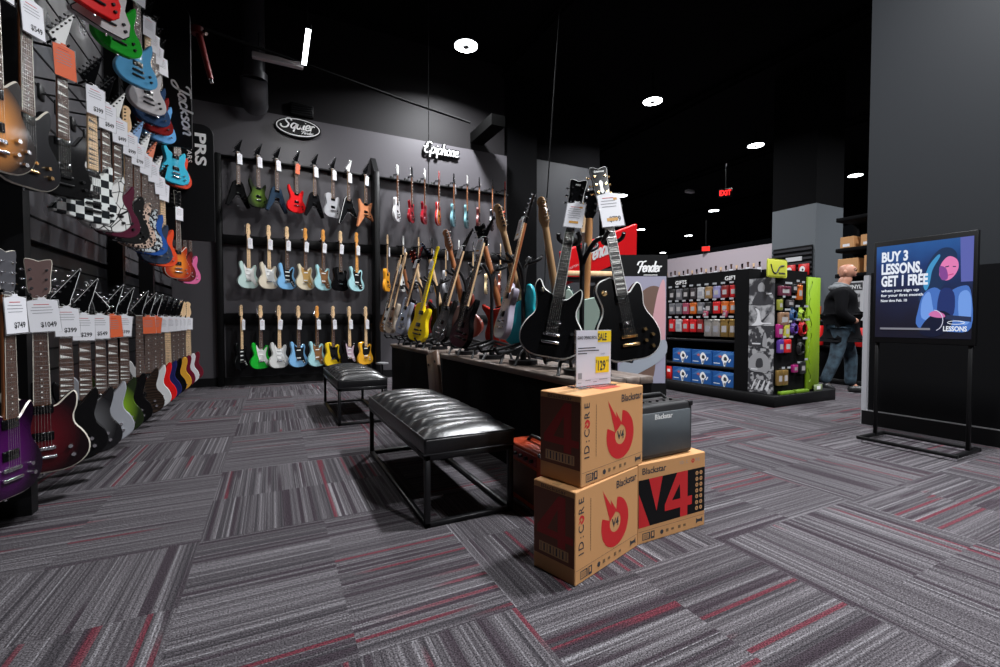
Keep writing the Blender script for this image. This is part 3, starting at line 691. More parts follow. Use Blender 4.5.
# brand signs on the walls
SIGNW = mat('sign_white', (.85, .85, .85), .4)
t = thing('wall_sign', 'oval black sign with white Squier script on the back wall', 'sign', frame((.395, 7.66, 3.88), (1, 0, 0), (0, 0, 1)))
def oval(a, b_, n=40, rot=0): return [(a * math.cos(2 * math.pi * i / n), b_ * math.sin(2 * math.pi * i / n)) for i in range(n)]
MB().plate([(x, y) for x, y in oval(.325, .145)], -.03, .0, BLACK, M=Matrix(((1, 0, 0, 0), (0, 0, 1, 0), (0, -1, 0, -.0), (0, 0, 0, 1)))).build('board', t)
mb = MB(); n = 48; A = oval(.305, .13, n); B = oval(.291, .117, n)
mb.add([(x, y, .032) for x, y in A + B], [(i, (i + 1) % n, n + (i + 1) % n, n + i) for i in range(n)], SIGNW)
mb.build('oval_border', t)
mb = MB(); script(mb, 'Squier', .15, Matrix.Translation((-.02, -.03, .033)), SIGNW, w=.07, width=.46); script(mb, 'Fender', .045, Matrix.Translation((.12, -.085, .033)), SIGNW, w=.07, width=.17); mb.build('lettering', t)
t = thing('wall_sign', 'white Epiphone script sign on the back wall', 'sign', frame((2.68, 7.66, 3.885), (1, 0, 0), (0, 0, 1)))
mb = MB(); script(mb, 'Epiphone', .19, Matrix.Translation((0, -.04, .012)), BLACK, w=.15, width=.62); script(mb, 'Epiphone', .19, Matrix.Translation((0, -.04, -.03)), BLACK, w=.15, width=.62); mb.build('backing', t)
mb = MB(); script(mb, 'Epiphone', .19, Matrix.Translation((0, -.04, .016)), SIGNW, w=.048, width=.62); mb.build('lettering', t)
# projecting brand boards on the left wall
def blade(x0, x1, y, z0, z1, rad, label, fn):
    t = thing('brand_board', label, 'sign', Matrix.Translation((0, 0, 0)))
    pl = [(x0, z0), (x1, z0)] + [(x1 - rad + rad * math.cos(a), z1 - rad + rad * math.sin(a)) for a in [math.pi / 2 * k / 6 for k in range(7)]] + [(x0, z1)]
    MB().plate(pl, y - .02, y + .02, mat('board_black', (.005, .005, .006), .5, spec=.15), bev=.004).build('board', t)
    mb = MB(); fn(mb); mb.build('lettering', t)
blade(-1.25, -.70, 5.6, 2.70, 4.1, .10, 'tall black projecting board with white Jackson script', lambda mb: script(mb, 'Jackson', .11, frame((-.80, 5.575, 3.08), (.10, 0, -1), (1, 0, .10)), SIGNW, w=.085, width=.52, z=.0))
def prs(mb):
    mb.text('PRS', .11, frame((-.785, 6.475, 2.98), (0, 0, -1), (1, 0, 0)), SIGNW, w=.38, bold=.03)
    mb.text('GUITARS', .05, frame((-.868, 6.475, 2.98), (0, 0, -1), (1, 0, 0)), SIGNW, w=.34)
blade(-1.25, -.60, 6.5, 1.9, 3.28, .12, 'rounded black projecting board with white PRS lettering', prs)

# ------------------------------------------------------------------ wall guitars, left wall
BK, CR = (.008, .008, .009), (.62, .5, .32)
WB = mat('cream_binding', (.6, .56, .48), .3); WBW = mat('white_binding', (.8, .8, .8), .3)
LEFT_ROT = 22
def left_guitar(y, z, label, shape, fin, short, tagp=None, tagc=None, near=1, rot=LEFT_ROT, tag_on=True, x=-.95, big=False, **kw):
    if kw.get('board') is not MAPLE and kw.get('hs') != 'strat': kw.setdefault('neckm', MAHOG)
    M = T(x, y, z, rot)
    g = guitar(M, label, shape, fin, group='guitars in the %s row of the left wall' % ('lowest' if z < 1 else 'middle' if z < 2.2 else 'top'), near=near, **kw)
    hanger(M, 'black wall hanger holding the ' + short, (-1.24 - x, 0, 0), 'guitar hangers on the left wall')
    if tag_on:
        price_tag(M, 'price tag on the ' + short, w=(.10 if near > 1 or big else .09), h=.15 if not big else .17, price=tagp, color=tagc, x=random.uniform(-.004, .012), z=.80, y=-.052, tilt=random.uniform(-5, 6))
LOW = [
 (2.46, 'purple burst guitar with pale binding, nearest in the lowest left row', 'prs', ('burst', (.055, .004, .07), (.005, .001, .006)), 'nearest purple guitar', '749', None, dict(near=2, bind=WB, hs='book', hsm=mat('grey_head', (.07, .07, .08), .4), inlay='dot', rot=74)),
 (2.80, 'dark red burst guitar with pale binding in the lowest left row', 'prs', ('burst', (.07, .003, .006), (.005, .001, .002)), 'dark red bound guitar', '1049', None, dict(near=2, bind=WB, hs='book', hsm=mat('wood_head', (.10, .055, .05), .4), inlay='dot')),
 (3.08, 'black pointed guitar right of the dark red bound guitar', 'super', BK, 'black guitar after the dark red one', '399', None, dict(hs='point', inlay='shark', metal=DARK)),
 (3.34, 'black guitar with painted grey highlight in the lowest left row', 'super', ('burst', (.10, .10, .105), (.008, .008, .009)), 'black guitar with painted grey highlight', '299', None, dict(hs='point', inlay='shark', metal=DARK)),  # grey middle is a reflection highlight painted into the black body colour
 (3.60, 'silver white double cutaway guitar in the lowest left row', 'super', (.30, .31, .34), 'silver white guitar', '549', None, dict(hs='reverse', inlay='shark', metal=DARK)),
 (3.84, 'lime green guitar with dark edge in the lowest left row', 'super', ('burst', (.22, .4, .02), (.012, .02, .006)), 'lime green guitar', None, 'o', dict(hs='point', inlay='shark', metal=DARK)),
 (4.10, 'black guitar beyond the lime green one, lowest left row', 'super', BK, 'black guitar beyond the lime green one', '399', None, dict(hs='point', inlay='shark', metal=DARK)),
 (4.52, 'charcoal wood guitar without a tag, lowest left row', 'super', ('flame', (.012, .008, .006), (.03, .018, .012)), 'charcoal wood guitar', None, None, dict(hs='point', inlay='dot', metal=DARK, tag_on=False)),
 (4.80, 'white guitar just before the bright red one, lowest left row', 'super', (.6, .6, .6), 'white guitar before the red one', None, 'o', dict(hs='point')),
 (5.06, 'bright red guitar near the far end of lowest left row', 'super', (.70, .01, .01), 'bright red guitar of lowest row', None, 'o', dict(hs='point')),
 (5.32, 'dark blue guitar beyond the bright red one, lowest left row', 'super', (.012, .016, .10), 'dark blue guitar of lowest row', None, None, dict(hs='point')),
 (5.60, 'black guitar with maple fretboard, far lowest left row', 'super', BK, 'black maple board guitar', None, None, dict(hs='point', board=MAPLE)),
 (5.90, 'golden yellow guitar near end of the lowest left row', 'strat', (.62, .30, .03), 'golden yellow guitar', None, None, dict(hs='point')),
 (6.18, 'wine red guitar near end of the lowest left row', 'strat', (.13, .005, .02), 'wine red guitar', None, None, dict(hs='point')),
 (6.48, 'white guitar near end of the lowest left row', 'strat', (.6, .58, .6), 'white guitar near row end', None, None, dict(hs='strat')),
 (6.86, 'maroon guitar at the very end of the lowest left row', 'strat', (.12, .01, .02), 'maroon guitar at row end', None, None, dict(hs='strat', board=MAPLE)),
]
for y, l, sh, fin, short, pr, tc_, kw in LOW:
    if y > 3 and y < 5.2: kw.update(hbind=WBW, metal=CHROME)
    left_guitar(y, .25 if y < 2.9 else (.22 if y < 3.2 else .19), l, sh, fin, short, pr, ORANGE_P if tc_ else None, **kw)
MID = [
 (2.42, 'sunburst single cutaway guitar at far left edge, middle row', 'lp', ('burst', (.62, .24, .05), (.014, .009, .008)), 'sunburst guitar', '799', dict(near=2, rot=66, inlay='block', bind=WB, knobs=[(.085, .14), (.12, .11), (.08, .085), (.11, .055)])),
 (2.68, 'satin black guitar with cream binding, second in middle left row', 'prs', (.028, .028, .032), 'satin black bound guitar', '549', dict(near=2, rot=66, inlay='dot', bind=WB, metal=GOLD, board=ROSE)),
 (3.24, 'black winged guitar with white pointed headstock, middle left row', 'kelly', BK, 'black winged guitar', None, dict(near=2, x=-1.0, z=1.60, inlay='shark', hsm=WHITE, hs='point', metal=DARK, tagc=ORANGE_P, big=True)),
 (3.50, 'black and white checkerboard guitar in the middle left row', 'kelly', ('checker',), 'checkerboard guitar', '399', dict(near=2, inlay='sharkdark', board=MAPLE, hs='point', metal=DARK, big=True)),
 (3.74, 'white guitar with black crackle lines, middle left row', 'super', ('crackle',), 'white crackle guitar', '849', dict(inlay='shark', hs='point', metal=DARK, big=True)),
 (3.98, 'matte maroon guitar in the middle left row', 'super', (.085, .012, .03), 'matte maroon guitar', '499', dict(inlay='shark', hs='point', hsm=WHITE, metal=DARK, big=True)),
 (4.24, 'black guitar with white polka dots, middle left row', 'strat', ('dots',), 'polka dot guitar', '999', dict(inlay='dot', hs='strat', metal=DARK, big=True)),
 (4.48, 'leopard print guitar beside the polka dot one', 'super', ('leopard',), 'leopard print guitar', '799', dict(hs='point', hsm=mat('ltblue_head', (.2, .35, .6), .4), big=True)),
 (4.72, 'black and white splashed guitar in the middle left row', 'super', ('splash', (.02, .02, .025), (.55, .6, .62)), 'splashed guitar', None, dict(hs='point', hsm=WHITE, big=True)),
 (4.94, 'bright blue guitar in the middle left row', 'super', (.02, .09, .35), 'bright blue guitar', None, dict(hs='point', hsm=mat('orange_head', (.7, .18, .08), .4), big=True)),
 (5.16, 'slate blue guitar before the orange red one, middle left row', 'super', (.03, .045, .08), 'slate blue guitar', None, dict(hs='point', hsm=WHITE, big=True)),
 (5.42, 'orange red guitar in the middle left row', 'super', (.75, .07, .02), 'orange red guitar', None, dict(hs='point', board=MAPLE, big=True)),
 (6.22, 'amber flame top guitar under the rounded board', 'prs', ('burst', (.75, .22, .02), (.35, .03, .01)), 'amber flame guitar', None, dict(bind=WB)),
 (6.62, 'deep red guitar behind the amber flame one', 'prs', ('burst', (.4, .03, .02), (.1, .01, .01)), 'deep red guitar behind amber one', None, dict()),
 (7.04, 'pink guitar at far end of the middle left row', 'prs', (.62, .12, .28), 'pink guitar', None, dict()),
]
for y, l, sh, fin, short, pr, kw in MID:
    tc_ = kw.pop('tagc', None)
    z = kw.pop('z', 1.52 if y < 5 else (1.47 if y < 6 else 1.42)); kw.setdefault('rot', 50)
    left_guitar(y, z, l, sh, fin, short, pr, tc_, **kw)
TOP = [
 (3.66, 'glossy red guitar at the top edge of left wall', 'kelly', (.85, .01, .01), 'top red guitar', None, dict(hs='point', metal=DARK)),
 (3.88, 'white guitar with black rim, top left row', 'kelly', (.6, .58, .58), 'black edged white guitar', None, dict(hs='point', bind=BLACKG, metal=DARK)),
 (4.12, 'vivid green guitar in the top left row', 'super', (.01, .35, .02), 'vivid green guitar', None, dict(hs='point', metal=DARK)),
 (4.62, 'sky blue guitar in the top left row', 'super', (.12, .42, .72), 'sky blue guitar', None, dict(hs='point', metal=DARK)),
 (4.96, 'pearl white guitar below the sky blue one, top left row', 'super', (.6, .57, .57), 'pearl white guitar', None, dict(hs='point', metal=DARK, board=MAPLE)),
 (5.14, 'navy blue guitar partly behind the pearl white one', 'super', (.015, .05, .13), 'navy blue guitar', None, dict(hs='point')),
 (5.28, 'transparent red guitar in the top left row', 'super', ('burst', (.5, .01, .01), (.2, .005, .005)), 'transparent red guitar', None, dict(hs='point')),
 (5.42, 'pale blue guitar behind the transparent red one', 'super', (.15, .42, .8), 'pale blue guitar', None, dict(hs='point')),
 (6.2, 'teal guitar at the rounded board, top left row', 'prs', (.03, .38, .55), 'teal guitar by rounded board', None, dict()),
 (6.36, 'small red guitar behind the teal one, top left row', 'prs', (.55, .05, .02), 'red guitar behind teal one', None, dict()),
]
for k, (y, l, sh, fin, short, pr, kw) in enumerate(TOP):
    left_guitar(y, 2.83 if y < 4.8 else (2.77 - (y - 4.9) * .2 if y < 6 else 2.47), l, sh, fin, short, pr, None, big=True, rot=45, **kw)

# ------------------------------------------------------------------ back wall guitars
def back_guitar(x, ztop, rot, label, shape, fin, short, tagc=None, tg=True, **kw):
    M = T(x, 7.45, ztop - .99 * .93, rot) @ Matrix.Scale(.93, 4)
    guitar(M, label, shape, fin, group='guitars in the %s row of the back wall' % ('bottom' if ztop < 1.5 else 'middle' if ztop < 2.6 else 'top'), **kw)
    hanger(M, 'black wall hanger holding the ' + short, (0, 7.70 - 7.45, 0), 'guitar hangers on the back wall')
    if tg: price_tag(M, 'price tag on the ' + short, w=.07, h=.16, color=tagc, x=.012, z=.77, y=-.052, tilt=random.uniform(-3, 5))
W1, WR, K1 = (.66, .66, .64), (.70, .012, .015), BK
XS1 = [-.41, -.16, .08, .34, .59, .85, 1.08, 1.34]
ROW1 = [('vee', K1, 'black V shaped guitar'), ('super', ('burst', (.09, .16, .02), (.015, .02, .01)), 'dark green guitar'), ('vee', (.02, .04, .07), 'navy V shaped guitar'),
        ('super', WR, 'bright red guitar with orange tag'), ('vee', (.014, .014, .016), 'black V shaped guitar right of the red one'), ('tele', (.42, .42, .44), 'silver single cutaway guitar'),
        ('rhoads', (.016, .018, .02), 'black offset V guitar with pale edge'), ('star', (.68, .26, .12), 'orange star shaped guitar')]
for i, (x, (sh, fin, d)) in enumerate(zip(XS1, ROW1)):
    back_guitar(x, 3.50 - i * .01, 28, d + ', top row of the back wall', sh, fin, d, tagc=ORANGE_P if i == 3 else None, hs='point', metal=DARK if sh in ('vee', 'star') else CHROME,
                hsm=WHITE if i == 6 else BLACKG, bind=WBW if i == 6 else None)
XS2 = [-.30, -.04, .20, .45, .70, .95, 1.19]
MINT, ICE, DB = (.52, .68, .64), (.38, .66, .70), (.22, .48, .78)
BRN = mat('tortoise_guard', (.25, .12, .05), .3)
ROW2 = [('strat', MINT, 'mint double cutaway guitar', 'strat', WHITE, 'sss', MAPLE, MAPLE), ('strat', (.74, .66, .52), 'cream double cutaway guitar', 'strat', WHITE, 'sss', MAPLE, MAPLE),
        ('strat', DB, 'daphne blue guitar with black guard', 'strat', DARK, 'sss', MAPLE, ROSE), ('offset', (.70, .62, .46), 'cream offset guitar with gold guard', 'offset', mat('gold_guard', (.6, .36, .12), .3, .3), 'ss', AMBER, ROSE),
        ('offset', ICE, 'ice blue offset guitar with patterned guard', 'offset', BRN, 'ss', AMBER, ROSE), ('tele', K1, 'black guitar between two ice blue ones', 'tele', DARK, 'hh', MAPLE, ROSE),
        ('offset', (.40, .68, .72), 'ice blue offset guitar at the row end', 'offset', DARK, 'ss', AMBER, AMBER)]
for i, (x, (sh, fin, d, pg, pm, pus, nk, bd)) in enumerate(zip(XS2, ROW2)):
    back_guitar(x, 2.33, 30, d + ', middle row of the back wall', sh, fin, d, neckm=nk, board=bd, pg=pg, pgm=pm, pus=pus, hs='strat')
XS3 = [-.41, -.16, .08, .34, .60, .83, 1.07, 1.32]
ROW3 = [('strat', K1, 'black guitar, leftmost', 'strat', DARK, 'sss', MAPLE, MAPLE), ('strat', (.01, .42, .03), 'green guitar with white guard', 'strat', WHITE, 'sss', MAPLE, ROSE),
        ('strat', W1, 'white guitar with white guard', 'strat', WHITE, 'sss', MAPLE, MAPLE), ('offset', DB, 'blue short scale guitar with black guard', 'mustang', DARK, 'ss', MAPLE, ROSE),
        ('offset', ICE, 'pale ice blue offset guitar', 'offset', BRN, 'ss', AMBER, ROSE), ('tele', (.82, .55, .02), 'yellow guitar with black guard', 'mustang', DARK, 'hh', MAPLE, ROSE),
        ('strat', (.012, .010, .012), 'black guitar with pale pink guard', 'strat', mat('pink_guard', (.55, .42, .5), .4), 'sss', MAPLE, MAPLE), ('tele', (.85, .42, .03), 'butterscotch guitar with black guard', 'tele', DARK, 'ss', MAPLE, MAPLE)]
for i, (x, (sh, fin, d, pg, pm, pus, nk, bd)) in enumerate(zip(XS3, ROW3)):
    back_guitar(x, 1.17, 30 if i else 60, d + ', bottom row of the back wall', sh, fin, d, neckm=nk, board=bd, pg=pg, pgm=pm, pus=pus, hs='strat')
XE = [1.84, 2.08, 2.30, 2.55, 2.82, 3.07, 3.30, 3.56, 3.81]
ROWE = [('lp', (.72, .72, .74), 'white guitar seen almost edge on', 'w'), ('sg', (.30, .008, .015), 'dark cherry double horned guitar', 'k'), ('sg', (.33, .008, .02), 'cherry double horned guitar', 'w'),
        ('lp', ('burst', (.75, .32, .03), (.5, .02, .02)), 'cherry sunburst guitar', 'r'), ('lp', (.17, .36, .42), 'pelham blue single cutaway guitar', 'k'), ('offset', (.16, .34, .38), 'pale teal guitar', 'w'),
        ('lp', ('burst', (.3, .1, .06), (.12, .03, .03)), 'brown pink guitar', 'k'), ('lp', (.03, .03, .035), 'dark grey guitar', 'k'), ('lp', ('burst', (.65, .1, .02), (.5, .03, .01)), 'orange red flame guitar', 'r')]
for i, (x, (sh, fin, d, hc)) in enumerate(zip(XE, ROWE)):
    back_guitar(x, 3.49, 58, d + ', right section of top row', sh, fin, d + ' at right', tg=(i in (4,)), hs='book', neckm=MAHOG, board=ROSE, inlay='block', bind=WBW if i in (0, 3) else None,
                hsm={'w': WHITE, 'k': BLACKG, 'r': finish((.4, .02, .02))}[hc])
XF = [1.67, 1.93, 2.19, 2.42, 2.67, 2.91, 3.18, 3.45, 3.72]
ROWF = [('tele', (.85, .36, .02), 'amber orange slab guitar', MAPLE, MAPLE), ('strat', W1, 'white guitar, second from the black fin', MAPLE, WHITE), ('strat', (.3, .3, .32), 'grey guitar with maple head', MAPLE, MAPLE),
        ('tele', (.09, .09, .1), 'charcoal guitar behind the yellow one', MAPLE, BLACKG), ('strat', (.4, .4, .42), 'silver guitar behind the yellow one', MAPLE, WHITE), ('lp', (.05, .05, .055), 'smoky guitar behind the stands', MAHOG, WHITE),
        ('offset', (.25, .36, .3), 'sage green guitar behind the stands', MAPLE, BLACKG), ('tele', (.65, .5, .28), 'butter cream guitar behind the stands', MAPLE, MAPLE), ('lp', (.2, .05, .03), 'brown guitar, rightmost behind the stands', MAPLE, MAPLE)]
for i, (x, (sh, fin, d, nk, hm)) in enumerate(zip(XF, ROWF)):
    back_guitar(x, 2.34, 60, d + ', right section middle row', sh, fin, d, neckm=nk, hs='strat', hsm=hm, tg=i < 7)

# ------------------------------------------------------------------ platform and floor stands
PLANK = wood('weathered_plank', (.10, .075, .062), (.20, .155, .13), scale=5, rough=.55, axis='Y')
for (y0, y1, l) in ((1.82, 3.92, 'long black display platform with wood plank top, nearer the camera'), (4.30, 5.87, 'display platform with wood plank top, farther half by the guitar wall')):
    t = thing('display_platform', l, 'platform', Matrix.Translation((1.6, y0, 0)))
    MB().box((-.225, .01, 0), (.235, y1 - y0 - .01, .61), NEARBLACK).build('base', t)
    mb = MB(); n = 5; wd = .48 / n
    for k in range(n): mb.rbox((-.24 + k * wd + .001, 0, .612), (-.24 + (k + 1) * wd - .001, y1 - y0, .65), PLANK, .003, 1)
    mb.build('plank_top', t)
t = thing('leaning_board', 'worn brown wooden board leaning between the two platforms', 'board', Matrix.Translation((1.36, 4.11, .45)) @ Matrix.Rotation(R(-14), 4, 'X'))
MB().rbox((-.012, -.15, -.24), (.02, .15, .20), wood('worn_board', (.13, .075, .05), (.26, .17, .12), rough=.4, axis='Z'), .004, 1).build('board', t)
MB().cyl((-.02, -.1, .1), (.0, -.1, .1), .012, STEEL, n=8).cyl((-.02, .1, .1), (.0, .1, .1), .012, STEEL, n=8).build('bolt', t)

def stand(y, label, x=1.54, dirs=((180, .14), (0, .08))):
    t = thing('guitar_stand', label, 'guitar stand', Matrix.Translation((x, y, .65)), 'black floor guitar stands on the platform')
    MB().cyl((0, 0, .06), (0, 0, .66), .014, STEEL, n=10).build('post', t)
    MB().cyl((0, 0, .0), (0, 0, .03), .10, STEEL, n=24).cyl((0, 0, .03), (0, 0, .08), .022, STEEL, n=12).build('base_plate', t)
    for d, L in dirs:
        a = R(d); c, s = math.cos(a), math.sin(a); P = lambda r, w, z: (r * c - w * s, r * s + w * c, z)
        MB().tube(catmull([P(0, 0, .50), P(.01, 0, .62), P(L * .45, 0, .72), P(L - .04, 0, .725), P(L - .035, .0, .70)], 4, False), .0135, DARK, n=8).build('arm', t)
        MB().tube(catmull([P(L + .03, -.05, .745), P(L + .01, -.055, .72), P(L - .03, -.035, .70), P(L - .04, 0, .695), P(L - .03, .035, .70), P(L + .01, .055, .72), P(L + .03, .05, .745)], 3, False), .011, DARK, n=8).build('yoke', t)
        mb = MB()
        for w in (-.11, .11): mb.tube([P(0, w * .3, .14), P(.15, w * .8, .10), P(.27, w, .09), P(.30, w, .13)], .011, DARK, n=8)
        mb.build('body_rest', t)
        for w in (-.09, .09): MB().tube([P(.0, w * .2, .12), P(.10, w, .07), P(.13, w, .0)], .011, STEEL, n=8).build('leg', t)
    return t
for y, l, d in ((2.06, 'black guitar stand nearest the price sign, holding the bound black guitars', ((216, .21), (272, .24), (40, .12))), (2.72, 'black guitar stand behind the two bound black guitars', ((185, .14), (5, .09))),
                (3.22, 'black guitar stand holding the black and red guitars', ((185, .14), (5, .09))), (3.74, 'black guitar stand near the gap of the platform', ((185, .14), (5, .09))),
                (4.52, 'black guitar stand holding the yellow guitar', ((185, .14), (5, .09))), (5.0, 'black guitar stand behind the yellow guitar', ((185, .14), (5, .09))), (5.56, 'black guitar stand at the far end of the platform', ((185, .14), (5, .09)))):
    stand(y, l, dirs=d)

def stand_guitar(pb, pt, face, label, shape, fin, short, tagw=None, price=None, sc=1.0, **kw):
    M = place(pb, pt, face) @ Matrix.Scale(sc, 4)
    k = (Vector(pt) - Vector(pb)).length / 0.985
    guitar(M, label, shape, fin, group='guitars on the platform stands', **kw)
    if tagw: price_tag(M, 'price tag on the ' + short, w=tagw, h=tagw * 1.5, price=price, x=.012, z=.83, y=-.056, big=tagw > .08)
SG = stand_guitar
WBB = mat('bright_binding', (.62, .62, .60), .3)
SG((1.215, 1.90, .765), (1.50, 2.02, 1.75), (-.60, -.80, .1), 'glossy black double cutaway guitar with white binding, left on the front stand', 'prs', BK, 'left bound black guitar', .095, None,
   near=2, sc=.99, bind=WBB, neckm=EBONY, board=EBONY, inlay='none', logo='plain', hsm=BLACKG, pus='hh', knobs=[(.10, .13), (.125, .09)])
SG((1.60, 1.73, .75), (1.515, 1.93, 1.79), (-.30, -.95, .12), 'glossy black single cutaway guitar with gold hardware and block inlays, front right', 'lp', (.005, .005, .006), 'gold hardware black guitar', .115, '799',
   near=2, sc=1.03, bind=WBB, neckm=EBONY, board=EBONY, inlay='block', metal=GOLD, hsm=BLACKG, logo='diamond', pus='hh')
SG((1.68, 2.24, .77), (1.73, 2.22, 1.765), (.5, .86, 0), 'pale green bodied guitar seen from behind with brown neck, front stand', 'strat', (.36, .46, .40), 'pale green guitar', neckm=wood('brown_neck', (.32, .14, .05), (.5, .25, .1), rough=.3, axis='Z', coat=.4), hs='book', near=1)
SG((1.86, 2.45, .72), (1.80, 2.40, 1.70), (-.35, -.9, .1), 'natural wood guitar half hidden between the two black ones', 'tele', ('flame', (.68, .44, .22), (.5, .28, .12)), 'natural wood guitar', near=1, pg='tele', pgm=DARK, pus='ss')
SG((1.66, 2.42, .745), (1.50, 2.45, 1.71), (.9, .45, 0), 'dark guitar with light maple neck seen from behind, left of the red sign', 'strat', (.02, .05, .05), 'maple neck dark guitar', neckm=wood('aged_maple', (.30, .17, .08), (.42, .26, .13), rough=.35, axis='Z', coat=.3), hs='strat', pg='strat', near=1)
SG((1.342, 2.68, .83), (1.575, 2.60, 1.83), (-1, .22, .2), 'lilac grey slab guitar with large price tag on the platform', 'tele', (.36, .32, .40), 'lilac grey guitar', .10, None, hs='point', near=1, sc=.97, neckm=MAHOG, puc=DARK, board=MAPLE)
SG((1.60, 2.75, .78), (1.39, 2.80, 1.66), (.75, .6, 0), 'metallic teal guitar seen from its side beside the lilac one', 'strat', (.01, .35, .42), 'metallic teal guitar', neckm=wood('aged_maple', (.30, .17, .08), (.42, .26, .13), rough=.35, axis='Z', coat=.3), hs='strat', near=1)
SG((1.24, 3.177, .75), (1.493, 3.082, 1.75), (-1, -.08, .2), 'black guitar with tall price tag, third stand from the front', 'super', BK, 'tagged black platform guitar', .085, None, hs='point', near=1, metal=DARK)
SG((1.66, 3.187, .756), (1.48, 3.293, 1.62), (.75, .6, 0), 'red backed guitar with brown neck leaning away, third stand', 'sg', (.45, .03, .02), 'red backed guitar', neckm=MAHOG, near=1)
SG((1.27, 3.715, .77), (1.551, 3.614, 1.76), (-1, -.08, .2), 'black guitar with grey burst and price tag, behind third stand', 'super', ('burst', (.10, .10, .11), (.01, .01, .01)), 'grey burst platform guitar', .07, None, hs='point', near=1)
SG((1.577, 3.76, .79), (1.38, 3.85, 1.72), (.75, .6, 0), 'brown red and white guitar leaning away near the gap', 'strat', ('burst', (.5, .38, .34), (.16, .03, .02)), 'brown red and white guitar', neckm=MAHOG, near=1)
YEL = (.85, .62, .01)
SG((1.30, 4.50, .74), (1.55, 4.42, 1.76), (-1, -.30, .2), 'all yellow single cutaway guitar leaning on the far platform', 'tele', YEL, 'yellow platform guitar', .06, None, neckm=finish(YEL), board=finish(YEL), hs='tele', hsm=finish(YEL), near=1, puc=DARK, metal=DARK)
SG((1.62, 4.52, .80), (1.44, 4.58, 1.68), (.8, .5, 0), 'black guitar leaning away behind the yellow one', 'super', BK, 'black guitar behind yellow', near=1)
SG((1.256, 4.96, .80), (1.513, 4.88, 1.76), (-1, -.12, .2), 'blue white guitar left behind the yellow one', 'strat', (.35, .38, .5), 'blue white platform guitar', .06, None, near=1, hs='strat', hsm=BLACKG)
SG((1.60, 5.02, .80), (1.44, 5.1, 1.68), (.8, .5, 0), 'cherry guitar behind the blue white one, leaning away', 'sg', (.3, .02, .02), 'cherry platform guitar', near=1)
SG((1.255, 5.48, .80), (1.468, 5.42, 1.74), (-1, -.12, .2), 'white and brown guitar, second from the platform end', 'strat', (.5, .42, .33), 'white and brown guitar', .055, None, near=1, pg='strat', pgm=BRN)
SG((1.245, 5.76, .80), (1.468, 5.70, 1.70), (-1, -.12, .2), 'brown sunburst guitar at the far platform end', 'offset', ('burst', (.5, .2, .05), (.05, .02, .01)), 'brown sunburst platform guitar', None, None, near=1, pg='offset', pgm=WHITE)
SG((1.60, 5.60, .80), (1.45, 5.66, 1.70), (.8, .5, 0), 'dark guitar leaning away at the far platform end', 'lp', (.03, .02, .02), 'dark platform end guitar', near=1, neckm=MAHOG)

# ------------------------------------------------------------------ benches
LEATHER = mat('black_leather', (.004, .004, .005), .34, 0, .0, spec=.5)
def leather_bump(m):
    nt, b = nodes(m); tc = N(nt, 'ShaderNodeTexCoord'); n = N(nt, 'ShaderNodeTexNoise'); n.inputs['Scale'].default_value = 45; n.inputs['Detail'].default_value = 4
    nt.links.new(tc.outputs['Object'], n.inputs[0]); bp = N(nt, 'ShaderNodeBump'); bp.inputs['Strength'].default_value = .25; bp.inputs['Distance'].default_value = .006
    nt.links.new(n.outputs[0], bp.inputs['Height']); nt.links.new(bp.outputs[0], b.inputs['Normal'])
leather_bump(LEATHER)
PIPE = mat('leather_piping', (.03, .03, .032), .3, spec=.6)
def bench(x0, y0, w, L, label, nch):
    t = thing('bench', label, 'bench', Matrix.Translation((x0, y0, 0)))
    q = .013
    for x in (q, w - q):
        for y in (q, L - q): MB().rbox((x - q, y - q, 0), (x + q, y + q, .335), STEEL, .002, 1).build('leg', t)
    for a, b in (((0, 0), (w, 0)), ((0, L), (w, L)), ((0, 0), (0, L)), ((w, 0), (w, L))):
        x0_, x1_ = min(a[0], b[0]), max(a[0], b[0]); y0_, y1_ = min(a[1], b[1]), max(a[1], b[1])
        bx = lambda z: ((x0_ - (0 if x0_ == 0 else 2 * q), y0_ - (0 if y0_ == 0 else 2 * q), z), (x1_ + (2 * q if x1_ == 0 else 0), y1_ + (2 * q if y1_ == 0 else 0), z + .022))
        MB().rbox(*bx(0.002), STEEL, .002, 1).build('floor_rail', t)
    mb = MB()
    mb.rbox((0, 0, .31), (w, L, .336), STEEL, .002, 1); mb.build('top_frame', t)
    MB().rbox((-.004, -.004, .336), (w + .004, L + .004, .412), LEATHER, .012, 3).build('skirt', t)
    for z in (.338, .411):
        e = .002
        MB().tube([(-e, -e, z), (w + e, -e, z), (w + e, L + e, z), (-e, L + e, z)], .0045, PIPE, n=6, closed=True).build('piping', t)
    nx, ny = 14, nch * 8; vs = []
    for j in range(ny + 1):
        for i in range(nx + 1):
            u, v = i / nx, j / ny
            ex = (1 - abs(2 * u - 1) ** 3.2) ** .6 if 0 < u < 1 else 0
            ey = (1 - abs(2 * v - 1) ** 9) ** .5 if 0 < v < 1 else 0
            ch = abs(math.sin(math.pi * v * nch)) ** .55
            dome = .6 + .4 * (1 - (2 * v - 1) ** 2)
            z = .409 + ex * ey * (.026 * dome + .046 * ch * (.7 + .3 * dome)) + .002 * math.sin(37 * v + 9 * u)
            vs.append((u * w, v * L, z))
    fs = [(j * (nx + 1) + i, j * (nx + 1) + i + 1, (j + 1) * (nx + 1) + i + 1, (j + 1) * (nx + 1) + i) for j in range(ny) for i in range(nx)]
    MB().add(vs, fs, LEATHER, None, True).build('cushion', t)
bench(.612, 1.98, .455, 1.32, 'long black channel tufted leather bench in the foreground', 9)
bench(.52, 4.28, .44, 1.26, 'farther black tufted leather bench near the guitar wall', 8)
t = thing('side_tray', 'small white topped round tray table between bench and platform', 'table', Matrix.Translation((1.20, 5.62, -.10)))
